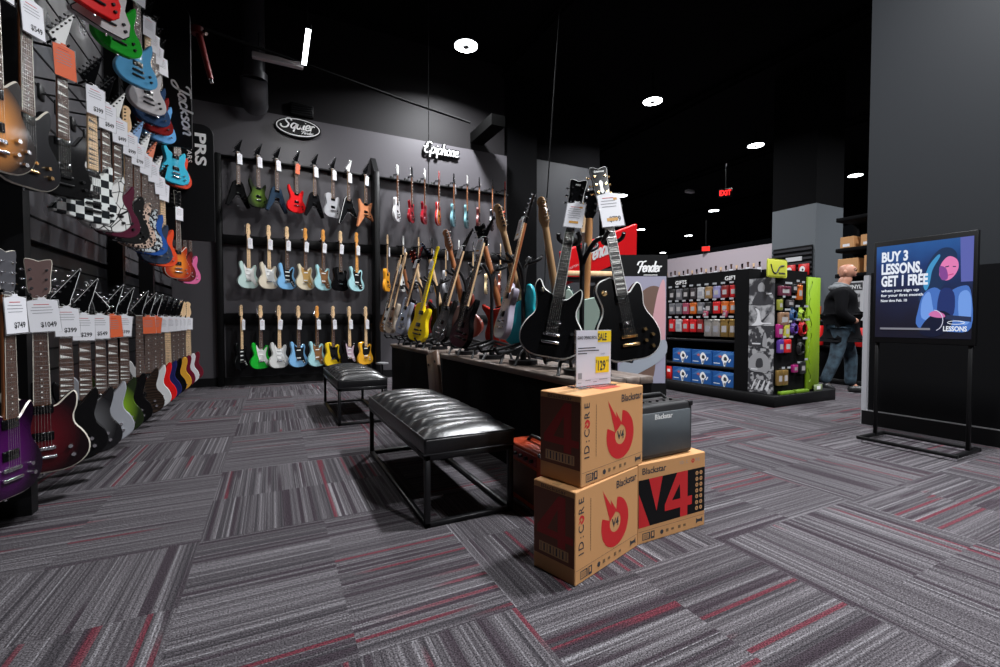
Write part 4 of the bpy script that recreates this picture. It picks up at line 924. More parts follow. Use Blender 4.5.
MB().cyl((0, 0, .52), (0, 0, .535), .075, mat('tray_grey', (.4, .4, .42), .3), n=24).build('top', t)
MB().cyl((0, 0, .12), (0, 0, .52), .012, STEEL, n=8).build('pole', t); MB().cyl((0, 0, .1), (0, 0, .12), .07, STEEL, n=20).build('base', t)

# ------------------------------------------------------------------ cardboard boxes
SHADE_PRINT = mat('shaded_brown_print', (.15, .045, .02), .6); DKRED = mat('dark_red_print', (.34, .016, .012), .6)  # brown holds the shade on the carton's end as well as its print
def comet(mb, F, cx, cy, r, m, hole=True, txt=None):
    Q = F @ Matrix.Translation((cx, cy, 0))
    n = 30; a0, a1 = R(-202), R(82); ri = r * .40
    A = [(r * math.cos(a0 + (a1 - a0) * i / n), r * math.sin(a0 + (a1 - a0) * i / n)) for i in range(n + 1)]
    B = [(ri * math.cos(a0 + (a1 - a0) * i / n), ri * math.sin(a0 + (a1 - a0) * i / n)) for i in range(n + 1)]
    mb.add([(x, y, 0) for x, y in A + B], [(i, i + 1, n + 2 + i, n + 1 + i) for i in range(n)], m, Q)
    mb.flat([(-r * .92, r * 1.5), (-.10 * r, r * .50), (.0, r * .40), (-r * .38, r * .12)], m, Q, .0)
    mb.flat([(-r * .35, r * 1.0), (.12 * r, r * .42), (-.2 * r, r * .40)], m, Q, .0001)
    if txt: mb.text(txt, r * .34, Q @ Matrix.Translation((0, -r * .17, .0001)), INK, bold=.03, w=r * .5)
def icons(mb, F, w, h):
    s = h / .335
    mb.cbox((w * .5, .052 * s, 0), (w * .98, .0012, .0002), INK, F)
    mb.cbox((w * .12, .028 * s, 0), (.045, .030 * s, .0002), INK, F); mb.cbox((w * .115, .028 * s, .0001), (.034, .022 * s, .0002), CARD, F)
    for k in range(6): mb.cbox((w * .085 + k * .005, .028 * s, .0002), (.0022, .018 * s, .0002), INK, F)
    mb.cbox((w * .21, .028 * s, 0), (.022, .032 * s, .0002), INK, F); mb.cbox((w * .21, .03 * s, .0002), (.010, .018 * s, .0002), CARD, F)
    for k, x in enumerate((.34, .42, .50, .60, .68)): mb.cbox((w * x, .028 * s, 0), (.016, .010 * s + .004 * (k % 2), .0002), mat('brown_ink', (.16, .09, .04), .6), F)
    mb.cyl((w * .34, .028 * s, 0), (w * .34, .028 * s, .0004), .010, INK, n=12, M=F)
    mb.flat([(w * .86, .018 * s), (w * .88, .024 * s), (w * .94, .024 * s), (w * .96, .018 * s), (w * .96, .044 * s), (w * .94, .036 * s), (w * .88, .036 * s), (w * .86, .044 * s)], INK, F, .0002)
def carton(M, w, d, h, label, kind):
    t = thing('cardboard_box', label, 'box', M, 'stacked amplifier cartons')
    mb = MB(); mb.rbox((0, 0, 0), (w, d, h), CARD, .003, 1, None, False)
    e = .0006
    F = frame((0, -e, 0), (1, 0, 0), (0, 0, 1)); Lf = frame((-e, d, 0), (0, -1, 0), (0, 0, 1)); Tp = frame((0, 0, h + e), (1, 0, 0), (0, 1, 0))
    icons(mb, F, w, h)
    if kind == 'comet':
        comet(mb, F, w * .60, h * .46, .097, REDINK, txt='V4')
        mb.text('Blackstar', .030, F @ Matrix.Translation((w * .97, h * .845, 0)), INK, align='R', bold=.02, w=None)
        x = w * .115; V = lambda yy: F @ Matrix.Translation((x, yy, 0)) @ Matrix.Rotation(R(90), 4, 'Z')
        for ch, yy in (('I', .105), ('D', .135), (':', .165), ('C', .195), ('R', .262), ('E', .297)):
            mb.text(ch, .032, V(yy * h / .335), INK, bold=.01)
        comet(mb, F @ Matrix.Translation((x - .013, .228 * h / .335, 0)) @ Matrix.Rotation(R(90), 4, 'Z'), 0, .0, .016, REDINK)
        for k in range(34): mb.cbox((w * .215, h * .30 + k * .0058, 0), (.0045, .0032, .0002), mat('brown_ink', (.16, .09, .04), .6), F)
    else:
        mb.box((0.004, h * .205, 0), (w - .004, h * .80, .0002), BLACK, F)
        y0, y1 = h * .205, h * .80; k = w
        mb.flat([(.006, y0), (k * .17, y0), (.006, y0 + (y1 - y0) * .72)], REDINK, F, .0004)
        mb.flat([(k * .15, y1), (k * .345, y1), (k * .26, y0 + (y1 - y0) * .28)], REDINK, F, .0004)
        mb.flat([(k * .56, y1), (k * .72, y1), (k * .72, y0 + (y1 - y0) * .42), (k * .79, y0 + (y1 - y0) * .42), (k * .79, y0 + (y1 - y0) * .22), (k * .72, y0 + (y1 - y0) * .22), (k * .72, y0), (k * .61, y0),
                 (k * .61, y0 + (y1 - y0) * .22), (k * .38, y0 + (y1 - y0) * .22), (k * .38, y0 + (y1 - y0) * .36)], REDINK, F, .0004)
        mb.flat([(k * .60, y0 + (y1 - y0) * .74), (k * .61, y0 + (y1 - y0) * .42), (k * .485, y0 + (y1 - y0) * .42)], BLACK, F, .0006)
        for a in range(7):
            for b_ in range(2):
                c = (k * (.865 + b_ * .065), y0 + (y1 - y0) * (.10 + a * .132))
                mb.cyl((*c, .0004), (*c, .0006), .0095, CARD, n=12, M=F); mb.cyl((*c, .0006), (*c, .0008), .004, INK, n=6, M=F)
        mb.text('Blackstar', .028, F @ Matrix.Translation((w * .06, h * .865, 0)), INK, align='L', bold=.02)
        mb.text('I D : C', .014, F @ Matrix.Translation((w * .60, h * .90, 0)), GREYINK, align='L'); mb.text('R E', .014, F @ Matrix.Translation((w * .845, h * .90, 0)), GREYINK, align='L')
        comet(mb, F @ Matrix.Translation((w * .80, h * .915, 0)), 0, 0, .010, REDINK)
    # left end panel: print, with the side's shade mixed into its brown
    mb.box((.004, h * .18, 0), (d - .004, h * .93, .0002), SHADE_PRINT, Lf)
    mb.flat([(d * .62, h * .90), (d * .78, h * .90), (d * .78, h * .5), (d * .95, h * .5), (d * .95, h * .42), (d * .78, h * .42), (d * .78, h * .34), (d * .6, h * .34), (d * .6, h * .42), (d * .1, h * .42), (d * .1, h * .5)], DKRED, Lf, .0004)
    mb.flat([(d * .6, h * .75), (d * .6, h * .5), (d * .35, h * .5)], SHADE_PRINT, Lf, .0006)
    mb.box((d * .15, h * .22, .0003), (d * .85, h * .33, .0005), TAPE, Lf)
    for k in range(9): mb.cbox((d * (.2 + k * .075), h * .275, .0006), (.006 if k % 2 else .003, h * .085, .0002), INK, Lf)
    mb.text('Blackstar', .014, Lf @ Matrix.Translation((d * .5, h * .94, .0004)), INK, w=d * .6)
    mb.box((w * .02, d * .42, 0), (w * .98, d * .58, .0003), TAPE, Tp)
    mb.box((w * .45, d * .2, .0004), (w * .75, d * .8, .0006), mat('red_label', (.45, .05, .03), .5), Tp)
    mb.build('carton', t)
carton(T(.954, 1.307, 0, 17), .43, .20, .340, 'lower cardboard amp carton with red comet, on the floor', 'comet')
carton(T(.993, 1.328, .342, 16), .425, .20, .335, 'upper cardboard amp carton with red comet, stacked on another', 'comet')
carton(T(1.367, 1.435, 0, 1.2), .42, .18, .343, 'cardboard carton with big red and black V4 print', 'v4')
t = thing('guitar_amplifier', 'small black practice amplifier with grey grille on the V4 carton', 'amplifier', T(1.370, 1.452, .344, 3))
TOLEX = mat('black_tolex', (.012, .012, .013), .55)
MB().rbox((0, 0, .004), (.36, .155, .236), TOLEX, .010, 3).build('cabinet', t)
GR = mat('grille_cloth', (.10, .11, .12), .7)
def grille_tex(m):
    nt, b = nodes(m); tc = N(nt, 'ShaderNodeTexCoord'); c = N(nt, 'ShaderNodeTexChecker'); c.inputs['Scale'].default_value = 400
    c.inputs[1].default_value = (.085, .10, .11, 1); c.inputs[2].default_value = (.018, .021, .025, 1)
    nt.links.new(tc.outputs['Object'], c.inputs[0]); nt.links.new(c.outputs[0], b.inputs['Base Color'])
grille_tex(GR)
MB().rbox((.016, -.004, .022), (.344, .01, .205), GR, .003, 1).build('grille', t)
mb = MB(); mb.text('Blackstar', .022, frame((.165, -.0048, .176), (1, 0, 0), (0, 0, 1)), WHITE, bold=.02); mb.build('logo', t)
cp = MB().rbox((.02, .03, .234), (.34, .125, .238), DARK, .002, 1).build('control_panel', t)
for k in range(6):
    MB().cyl((.06 + k * .045, .06, .238), (.06 + k * .045, .06, .245), .007, DARK, n=10).build('control_knob', cp)
MB().tube([(.05, .11, .238), (.09, .11, .262), (.27, .11, .262), (.31, .11, .238)], .008, TOLEX, n=8).build('handle', t)
for x in (.012, .348):
    MB().rbox((x - .014, -.003, .214), (x + .014, .03, .238), DARK, .005, 2).build('corner_guard', t)
    MB().cyl((x, .03, .0), (x, .03, .006), .01, DARK, n=10).build('rubber_foot', t)
# sale card holder
t = thing('sign_holder', 'clear acrylic holder with white and yellow sale price card', 'sign', T(1.185, 1.500, .678, 8))
YEL_P = mat('yellow_print', (.80, .55, .01), .5)
MB().plate([(-.105, .0), (.105, .0), (.105, .235), (-.105, .235)], .003, .005, CLEAR).build('acrylic', t)
MB().rbox((-.105, -.03, 0), (.105, .05, .003), CLEAR, .001, 1).build('acrylic_foot', t)
mb = MB(); mb.box((-.1, 0, .006), (.1, .002, .232), mat('sale_card', (.62, .61, .68), .45, 0, .3))
F = frame((0, -.0006, 0), (1, 0, 0), (0, 0, 1))
mb.box((.02, .182, 0), (.1, .229, .0003), YEL_P, F); mb.box((.008, .055, 0), (.088, .122, .0003), YEL_P, F)
Q = lambda x, y: F @ Matrix.Translation((x, y, .0005))
mb.text('GRAND OPENING SPECIAL', .013, Q(-.04, .196), INK, w=.112, bold=.02)
mb.text('SALE', .030, Q(.047, .190), INK, w=.052, bold=.03)
mb.text('$', .012, Q(.014, .098), INK); mb.text('129', .040, Q(.044, .066), INK, w=.046, bold=.03); mb.text('99', .012, Q(.078, .096), INK)
mb.text('179.99', .007, Q(.05, .130), GREYINK)
for k, wv in enumerate((.10, .12, .05)): mb.box((-.092, .158 - k * .011, 0), (-.092 + wv, .162 - k * .011, .0003), INK, F)
for k, (xx, wv) in enumerate(((-.092, .02), (-.05, .03), (-.005, .02), (.03, .05))): mb.box((xx, .018 + (k % 2) * .008, 0), (xx + wv, .021 + (k % 2) * .008, .0003), GREYINK, F)
mb.box((-.092, .035, 0), (-.07, .06, .0003), GREYINK, F)
mb.box((-.1, .03, 0), (.1, .0306, .0003), GREYINK, F)
mb.build('price_card', t)
# orange amplifier beside the bench
OR = mat('orange_tolex', (.40, .038, .005), .55); BR = mat('brown_grille', (.07, .025, .012), .7)
t = thing('guitar_amplifier', 'orange covered amplifier standing in shadow behind the bench end', 'amplifier', T(1.15, 1.86, 0, 0))
MB().rbox((0, 0, .0), (.19, .36, .30), OR, .012, 3).build('cabinet', t)
MB().rbox((-.004, .035, .03), (.01, .325, .21), BR, .004, 1).build('grille', t)
cp = MB().rbox((-.004, .035, .225), (.01, .325, .28), mat('amp_red', (.2, .01, .01), .5), .003, 1).build('control_panel', t)
for k in range(5): MB().cyl((-.02, .07 + k * .055, .252), (0, .07 + k * .055, .252), .010, DARK, n=10).build('control_knob', cp)
MB().tube([(.095, .08, .298), (.095, .12, .33), (.095, .24, .33), (.095, .28, .298)], .010, DARK, n=8).build('handle', t)
MB().rbox((-.002, -.003, .28), (.03, .03, .302), CHROME, .006, 2).build('corner_guard', t)

# ------------------------------------------------------------------ red Fender sign, rack and poster board
c = Vector((2.60, 3.19, 1.535)); e1 = Vector((.913, .114, .337)); e2 = Vector((.087, .095, -.267))
M = frame(c, e1, -e2); w, h = e1.length, e2.length
t = thing('brand_sign', 'tilted bright red sign with white Fender script behind the guitars', 'sign', M)
RED = mat('sign_red', (.80, .004, .008), .45)
MB().rbox((-w / 2, -h / 2, -.03), (w / 2, h / 2, 0), RED, .004, 1, None, False).build('panel', t)
mb = MB(); script(mb, 'Fender', .14, Matrix.Translation((-.03, -.02, .002)), SIGNW, w=.08, width=.36)
mb.text('CUSTOM SHOP', .02, Matrix.Translation((-.32, -.02, .002)), SIGNW); mb.build('lettering', t)
t = thing('display_rack', 'black accessory rack with a light wood edge behind the platform', 'rack', T(2.06, 3.02, 0, -20))
for x in (0, .38):
    for y in (0, .3): MB().rbox((x, y, 0), (x + .03, y + .03, 1.34), STEEL, .003, 1).build('post', t)
for z in (.25, .65, 1.0, 1.28): MB().rbox((0, 0, z), (.41, .33, z + .02), BLACK, .003, 1).build('shelf', t)
MB().rbox((-.01, -.012, 1.305), (.42, .005, 1.345), MAPLE, .003, 1).build('wood_edge', t)
LAV = mat('poster_lavender', (.30, .29, .38), .5)
pm = frame((2.505, 2.795, .0), (.303, -.152, 0), (0, 0, 1))
t = thing('poster_board', 'upright board with black Fender header over a lavender portrait picture', 'sign', pm)
MB().box((-.06, .0, -.03), (.34, 1.47, 0), BLACK).build('board', t)
mb = MB(); mb.box((-.05, .45, 0), (.33, 1.30, .002), LAV)
mb.flat(catmull([(.02, .45), (-.02, .8), (.08, 1.1), (.2, 1.22), (.3, 1.18), (.28, .95), (.22, .8), (.25, .6), (.2, .45)], 4), mat('poster_brown', (.14, .08, .06), .5), Matrix(), .003)
mb.flat(catmull([(.18, .75), (.22, .95), (.27, 1.2), (.32, 1.25), (.325, .8), (.32, .72), (.24, .70)], 4), mat('poster_pink', (.55, .3, .33), .5), Matrix(), .004)
mb.flat(catmull([(-.04, .58), (.02, .64), (.15, .70), (.32, .80), (.32, .66), (.1, .52), (-.03, .48)], 4), mat('poster_grey', (.30, .33, .38), .5), Matrix(), .0045)
mb.build('picture', t)
mb = MB(); script(mb, 'Fender', .085, Matrix.Translation((.19, 1.335, .002)), SIGNW, w=.07, width=.19); mb.build('lettering', t); MB().box((.15, 1.308, .001), (.26, 1.313, .002), SIGNW).build('underline', t)
MB().box((-.06, 0, -.15), (.35, .03, .12), BLACK).build('foot', t)

# ------------------------------------------------------------------ gift shelving
PEG = mat('pegboard_black', (.003, .003, .0035), .7, spec=.1)
t = thing('display_gondola', 'black double sided gift shelving unit with end display', 'shelving', Matrix.Translation((0, 0, 0)))
MB().rbox((4.86, 3.06, 0), (6.04, 6.6, .125), BLACK, .006, 1).build('plinth', t)
MB().box((5.14, 3.16, .125), (5.60, 6.6, 1.52), PEG).build('back_panel', t)
MB().box((4.93, 3.42, .125), (5.14, 3.60, 1.55), PEG).build('side_panel', t)
MB().box((4.945, 3.13, .125), (5.75, 3.16, 1.46), PEG).build('end_panel', t)
MB().box((5.02, 3.60, .74), (5.14, 6.6, 1.56), PEG).build('pegboard', t)
for z in (.105, .355, .68): MB().rbox((4.93, 3.60, z), (5.14, 6.6, z + .03), mat('shelf_black', (.008, .008, .009), .4, spec=.25), .004, 1).build('shelf', t)
for y, nme in ((4.47, 0), (3.70, 1)):
    mb = MB(); mb.box((5.005, y - .11, 1.425), (5.02, y + .11, 1.515), BLACK); mb.text('GIFTS', .05, frame((5.004, y, 1.445), (0, -1, 0), (0, 0, 1)), SIGNW, w=.19, bold=.02); mb.build('header_sign', t)
# four black and white picture panels on the corner
GREY1, GREY2, GREY3 = mat('photo_grey', (.28, .28, .29), .5), mat('photo_dark', (.035, .035, .04), .5), mat('photo_light', (.6, .6, .62), .5)
def photo_mat(i):
    m = mat('photo_print_%d' % i, (.2, .2, .2), .5); nt, b = nodes(m); tc = N(nt, 'ShaderNodeTexCoord'); n = N(nt, 'ShaderNodeTexNoise')
    n.inputs['Scale'].default_value = 9 + i * 2; n.inputs['Detail'].default_value = 3; mp = N(nt, 'ShaderNodeMapping'); mp.inputs['Location'].default_value = (i * 3.1, i * 1.7, i)
    nt.links.new(tc.outputs['Object'], mp.inputs[0]); nt.links.new(mp.outputs[0], n.inputs[0])
    lo, hi = ((.50, .62), (.35, .55), (.52, .60), (.46, .54), (.50, .56))[i]
    nt.links.new(ramp(nt, n.outputs[0], [(lo, (.03, .03, .035)), (hi, (.34, .34, .35))]), b.inputs['Base Color']); return m
zs = [1.43, 1.13, .89, .64, .36, .13]
for i in range(5):
    M = frame((4.925, 3.27, zs[i + 1]), (0, -1, 0), (0, 0, 1)); h = zs[i] - zs[i + 1] - .004
    t = thing('picture_panel', 'black and white photo panel on display corner, ' + ('topmost', 'second from top', 'middle one', 'second from bottom', 'lowest')[i], 'picture', M, 'photo panels on the display corner')
    MB().box((-.145, 0, -.015), (.145, h, 0), photo_mat(i)).build('panel', t)
    mb = MB()
    if i == 0:
        mb.flat(catmull([(-.03, .15), (-.04, .21), (0, .25), (.04, .21), (.03, .15)], 3), GREY1, Matrix(), .001); mb.flat(catmull([(-.1, 0), (-.07, .1), (-.02, .14), (.03, .14), (.09, .1), (.11, 0)], 3), GREY2, Matrix(), .001)
        mb.flat([(.06, .11), (.12, .11), (.12, .125), (.06, .125)], GREY3, Matrix(), .0015)
    elif i == 1:
        mb.flat(catmull([(-.11, .0), (-.06, .05), (-.04, .14), (-.07, .2), (-.02, .17), (.0, .06), (.03, .02)], 3), GREY3, Matrix(), .001); mb.flat([(.0, .05), (.09, .14), (.095, .13), (.02, .035)], GREY2, Matrix(), .0015); mb.flat([(.02, .02), (.12, .02), (.12, .035), (.02, .035)], GREY3, Matrix(), .0015)
    elif i == 2:
        for x in (-.08, -.02, .05): mb.flat(catmull([(x - .025, .02), (x - .02, .12), (x, .18), (x + .02, .12), (x + .025, .02)], 3), GREY1 if x > 0 else GREY2, Matrix(), .001)
        mb.flat([(-.1, .04), (0, .04), (0, .055), (-.1, .055)], GREY3, Matrix(), .0015)
    elif i == 3:
        mb.flat(catmull([(-.12, .02), (-.13, .15), (-.05, .22), (.06, .21), (.12, .1), (.08, .02)], 3), GREY1, Matrix(), .001); mb.flat(catmull([(-.05, .06), (-.04, .15), (.02, .16), (.03, .07)], 3), GREY2, Matrix(), .0015)
        mb.flat([(-.11, .03), (-.03, .03), (-.03, .045), (-.11, .045)], GREY3, Matrix(), .002)
    else:
        for k in range(4): mb.flat([(-.11 + k * .055, .03 + .02 * (k % 2)), (-.06 + k * .055, .15), (-.045 + k * .055, .15), (-.09 + k * .06, .03)], GREY3, Matrix(), .001)
    mb.build('printed_figure', t)
# packages on the pegs
COLN = {'black': (.02, .02, .022), 'grey': (.2, .2, .22), 'dark': (.05, .04, .045), 'white': (.6, .6, .62), 'tan': (.4, .24, .1), 'lilac': (.35, .33, .6), 'dark red': (.3, .02, .02), 'red': (.75, .015, .02), 'pink': (.45, .08, .14),
        'orange': (.75, .16, .02), 'silver': (.55, .52, .48), 'gold': (.45, .28, .08), 'olive': (.35, .36, .05), 'maroon': (.16, .03, .06), 'blue': (.04, .12, .3), 'lime': (.45, .65, .05), 'magenta': (.45, .02, .2), 'yellow': (.65, .6, .08), 'purple': (.12, .05, .35), 'brown': (.35, .2, .12)}
def package(M, cn, label, w, h, group, coil=False, tall=False):
    t = thing('hanging_package', label, 'package', M, group)
    cm = mat('pack_' + cn.replace(' ', '_'), tuple(c * .7 for c in COLN[cn]), .35, .6 if cn in ('silver', 'gold') else 0, .2)
    if coil:
        mb = MB(); r = w * .42
        for k in range(3): mb.tube([(r * (1 - .12 * k) * math.cos(2 * math.pi * i / 18), -.02 - .012 * k, -h * .55 + r * (1 - .12 * k) * 1.15 * math.sin(2 * math.pi * i / 18)) for i in range(18)], .009, cm, n=6, closed=True)
        mb.build('cable_coil', t); mb = MB(); mb.plate([(-w * .25, -.035), (w * .25, -.035), (w * .25, 0), (-w * .25, 0)], -.012, -.009, cm); mb.build('header_card', t)
    else:
        mb = MB(); mb.rbox((-w / 2, -.045, -h), (w / 2, -.008, -.02), cm, .008, 2); mb.build('pouch', t)
        mb = MB(); mb.box((-w * .3, -.0462, -h * .75), (w * .3, -.045, -h * .42), mat('pack_print', (.35, .33, .33), .5) if cn not in ('white', 'silver') else GREYINK); mb.build('printed_label', t)
    MB().box((-w * .30, -.075, .0), (w * .30, -.073, .022), mat('shelf_label', (.34, .35, .37), .5)).build('price_strip', t)
    MB().cyl((0, 0, -.004), (0, -.074, -.004), .003, CHROME, n=5).build('peg_hook', t)
ROWS = [(1.40, .17, ['black', 'grey', 'black', 'dark', 'white', 'tan', 'lilac', 'dark red', 'red'], 'top'), (1.205, .17, ['grey', 'grey', 'pink', 'orange', 'grey', 'black', 'red', 'orange', 'orange'], 'second'),
        (.985, .19, ['red', 'white', 'red', 'red', 'dark red', 'silver', 'silver', 'gold', 'gold'], 'lower')]
for z, h, cols, rn in ROWS:
    for k, cn in enumerate(cols):
        y = 4.60 - k * .118; hh = .24 if cn in ('silver', 'gold') else h
        package(frame((5.018, y, z), (0, -1, 0), (0, 1, 0)) if 0 else Matrix.Translation((5.018, y, z)) @ Matrix.Rotation(R(-90), 4, 'Z'), cn, '%s package, %s peg row of the gift shelf, %s' % (cn, rn, ORD[k]), .095 if hh == h else .11, hh, 'packages on the gift shelf pegs')
for k, y in enumerate((4.02, 3.74)):
    package(Matrix.Translation((4.99, y, 1.09)) @ Matrix.Rotation(R(-90), 4, 'Z') @ Matrix.Rotation(R(12), 4, 'Y'), 'pink', 'small red and white packet above the metallic packages, ' + ('left', 'right') + ' one' if 0 else 'small pink packet tilted above metallic packages, %s one' % ('left', 'right')[k], .06, .1, 'packages on the gift shelf pegs')
BLUE = mat('box_blue', (.012, .085, .30), .4); BLUEL = mat('box_blue_light', (.05, .17, .42), .4)
for r, z in enumerate((.386, .136)):
    for k in range(3):
        y = 4.545 - k * .318
        t = thing('gift_box', 'blue gift box with white figure print, %s shelf, %s' % (('upper', 'lower')[r], ('leftmost of three', 'middle of three', 'rightmost of three')[k]), 'box', Matrix.Translation((4.945, y, z)), 'blue gift boxes on the lower shelves')
        ct = MB().rbox((0, -.305, 0), (.17, 0, .185), BLUE, .003, 1, None, False).build('carton', t)
        F = frame((-.0008, 0, 0), (0, -1, 0), (0, 0, 1)); mb = MB()
        mb.flat([(.01, .11), (.12, .175), (.29, .175), (.29, .15), (.12, .12)], BLUEL, F)
        mb.flat(catmull([(.15, .05), (.13, .09), (.15, .14), (.18, .155), (.21, .13), (.23, .09), (.2, .06), (.19, .02), (.165, .0)], 3), SIGNW, F, .0004)
        mb.flat(catmull([(.16, .08), (.17, .12), (.2, .11), (.2, .075)], 3), INK, F, .0008); mb.flat(catmull([(.165, .02), (.17, .05), (.195, .045), (.19, .015)], 3), GREYINK, F, .0008)
        mb.flat([(.22, .06), (.25, .1), (.26, .09), (.235, .05)], SIGNW, F, .0004); mb.flat([(.08, .12), (.11, .14), (.14, .12), (.11, .10)], mat('box_print_red', (.45, .12, .15), .5), F, .0004)
        mb.flat([(.02, .03), (.11, .03), (.11, .038), (.02, .038)], SIGNW, F, .0004)
        mb.build('printed_picture', ct)
t = thing('gift_box', 'narrow red box left of the lower blue gift boxes', 'box', Matrix.Translation((4.95, 4.66, .136)))
MB().rbox((0, -.09, 0), (.15, 0, .18), mat('box_red', (.6, .01, .01), .4), .003, 1).build('carton', t); MB().box((-.001, -.07, .1), (.0, -.02, .14), SIGNW).build('printed_label', t)
MB().box((4.92, 4.40, .353), (4.926, 4.48, .375), SIGNW)
# end display (faces the camera side)
EP = [(5.07, 1.35, 'maroon', .20, .13, 0, 'wide maroon wallet pack, top of end display'), (5.34, 1.37, 'orange', .09, .19, 0, 'orange pouch, top right of end display'), (4.99, 1.20, 'olive', .07, .14, 0, 'olive pouch at left edge of end display'),
      (5.06, 1.06, 'brown', .17, .17, 0, 'brown patterned pouch, left middle of end display'), (5.24, 1.10, 'blue', .13, .17, 1, 'coiled blue cable on the end display'), (5.40, 1.10, 'lime', .13, .17, 1, 'coiled lime green cable on the end display'),
      (4.99, .93, 'magenta', .09, .17, 0, 'magenta pouch at left of end display'), (5.11, .93, 'yellow', .09, .17, 0, 'yellow pouch beside the magenta one, end display'), (5.26, .95, 'purple', .13, .17, 1, 'coiled purple cable on the end display'),
      (5.42, .95, 'red', .16, .17, 1, 'large coiled red cable on the end display'), (5.01, .76, 'purple', .09, .17, 0, 'purple pouch, lower left of end display'), (5.13, .76, 'red', .12, .17, 0, 'bright red pouch, lower middle of end display'),
      (5.39, .74, 'black', .14, .20, 1, 'coiled black cable, lower right of end display'), (5.28, .47, 'magenta', .09, .11, 0, 'small magenta pouch near bottom of end display'),
      (5.00, .42, 'gold', .09, .19, 0, 'gold pouch, bottom left of end display'), (5.10, .42, 'gold', .09, .19, 0, 'gold pouch, bottom row, second from the left edge'), (5.24, 1.38, 'black', .09, .12, 0, 'black pouch between maroon and orange packs'),
      (5.17, 1.20, 'dark', .12, .10, 0, 'dark pouch under the maroon pack, end display'), (5.42, .50, 'black', .10, .16, 0, 'black pouch, bottom right of end display')]
for x, z, cn, w, h, co, l in EP: package(Matrix.Translation((x, 3.128, z)), cn, l, w, h, 'packages on the end display', coil=bool(co))
LIME = mat('lime_print', (.24, .40, .01), .5); LIMED = mat('lime_dark', (.13, .24, .01), .5)
t = thing('lime_display_board', 'tall lime green side panel of the end display', 'display panel', Matrix.Translation((5.52, 3.10, .15)))
MB().rbox((0, 0, 0), (.24, .03, 1.30), LIME, .004, 1).build('panel', t)
mb = MB()
for k in range(6): mb.tube([(.04 + .03 * math.sin(k * 2 + i * .9), -.002, .08 + k * .2 + i * .035) for i in range(6)], .004, LIMED, n=4)
mb.build('swirl_print', t)
t = thing('lime_header', 'yellow green header board with dark squiggle above the display', 'sign', Matrix.Translation((4.78, 3.10, 1.42)))
MB().rbox((0, 0, 0), (.33, .02, .20), mat('header_lime', (.50, .52, .05), .5), .02, 3).build('board', t)
mb = MB(); mb.tube(catmull([(.04, -.002, .14), (.08, -.002, .06), (.14, -.002, .05), (.2, -.002, .12), (.27, -.002, .13)], 4, False), .008, INK, n=5); mb.box((.18, -.003, .04), (.29, 0, .055), INK); mb.build('squiggle', t)
for k, x in enumerate((5.0, 5.28)):
    t = thing('flat_package', 'lime green flat box lying at display foot, %s one' % ('left', 'right')[k], 'box', Matrix.Translation((x, 3.07, .127)), 'flat lime boxes at the display foot')
    MB().rbox((0, -.0, 0), (.24, .05, .035), LIMED, .003, 1).build('carton', t)
t = thing('small_label_stand', 'small open card frame on the plinth edge, display foot', 'label holder', Matrix.Translation((5.62, 3.07, .127)))
MB().rbox((0, 0, 0), (.16, .012, .075), mat('frame_olive', (.2, .25, .12), .5), .004, 1).build('frame', t); MB().box((.05, -.002, .02), (.12, 0, .06), SIGNW).build('card', t)

# far pale wall: row of small guitars with white tags
for k in range(20):
    y = 8.38 - k * .128
    top = 2.14 + .02 * ((k * 7) % 3)
    M = T(8.93, y, top - .62, -90)
    cols = [(.5, .25, .1), (.08, .04, .03), (.3, .12, .05), (.05, .05, .05)]
    t = thing('ukulele', 'small guitar with white tag on the far pale wall, ' + ORD[k], 'ukulele', M, 'small guitars hanging on the far pale wall')
    link('body', cached(('uk', k % 4), lambda: MB().plate([(x * .55, z * .62) for x, z in catmull(OUT['lp'][:11] + [(.028, .41), (.06, .412), (.105, .395), (.125, .355), (.118, .315), (.108, .268), (.118, .23), (.15, .18), (.168, .115), (.15, .05), (.09, .006)], 2)], -.03, .03, finish(cols[k % 4]), bev=.004).mesh('body')), t)
    link('neck', cached(('ukn', k % 3), lambda: MB().box((-.014, -.045, .25), (.014, -.028, .54), ROSE).plate([(-.016, .54), (.016, .54), (.024, .61), (-.024, .61)], -.045, -.035, (MAPLE, BLACKG, ROSE)[k % 3]).mesh('neck')), t)
    tg = thing('price_tag', 'white tag on the small far wall guitar, ' + ORD[k], 'price tag', M @ Matrix.Translation((0, -.05, .50)), 'price tags on the far wall')
    link('card', cached('ukt', lambda: MB().plate([(-.045, -.15), (.045, -.15), (.045, 0), (-.045, 0)], -.001, .001, PAPER).mesh('card')), tg)
struct('trim_14', MB().rbox((8.96, 5.78, 1.93), (9.0, 8.6, 1.99), BLACK, .004, 1))
# slatted rack on the column
t = thing('slat_rack', 'black slatted rack on the pale column', 'rack', Matrix.Translation((8.94, 0, 0)))
MB().box((.03, 4.99, 1.2), (.058, 5.72, 2.36), BLACK).build('back_panel', t)
mb = MB()
for k in range(8): mb.box((.0, 4.99, 1.66 + k * .088), (.03, 5.72, 1.70 + k * .088), mat('slat_dark', (.03, .03, .035), .4))
mb.build('slats', t)
MB().box((-.01, 5.15, 2.08), (0, 5.45, 2.16), GREY3).build('label_board', t)
for k, y in enumerate((5.34, 5.10)):
    t = thing('hanging_package', 'red packet with white print on slatted rack, %s one' % ('left', 'right')[k], 'package', Matrix.Translation((8.90, y, 1.80)), 'red packets on the slatted rack')
    MB().rbox((0, -.09, 0), (.035, .09, .21), mat('box_red', (.6, .01, .01), .4), .004, 1).build('pouch', t)
    mb = MB(); mb.flat(oval(.05, .06, 16), SIGNW, frame((-.001, .02, .11), (0, -1, 0), (0, 0, 1))); mb.flat(oval(.018, .022, 10), INK, frame((-.002, .01, .1), (0, -1, 0), (0, 0, 1))); mb.build('printed_label', t)

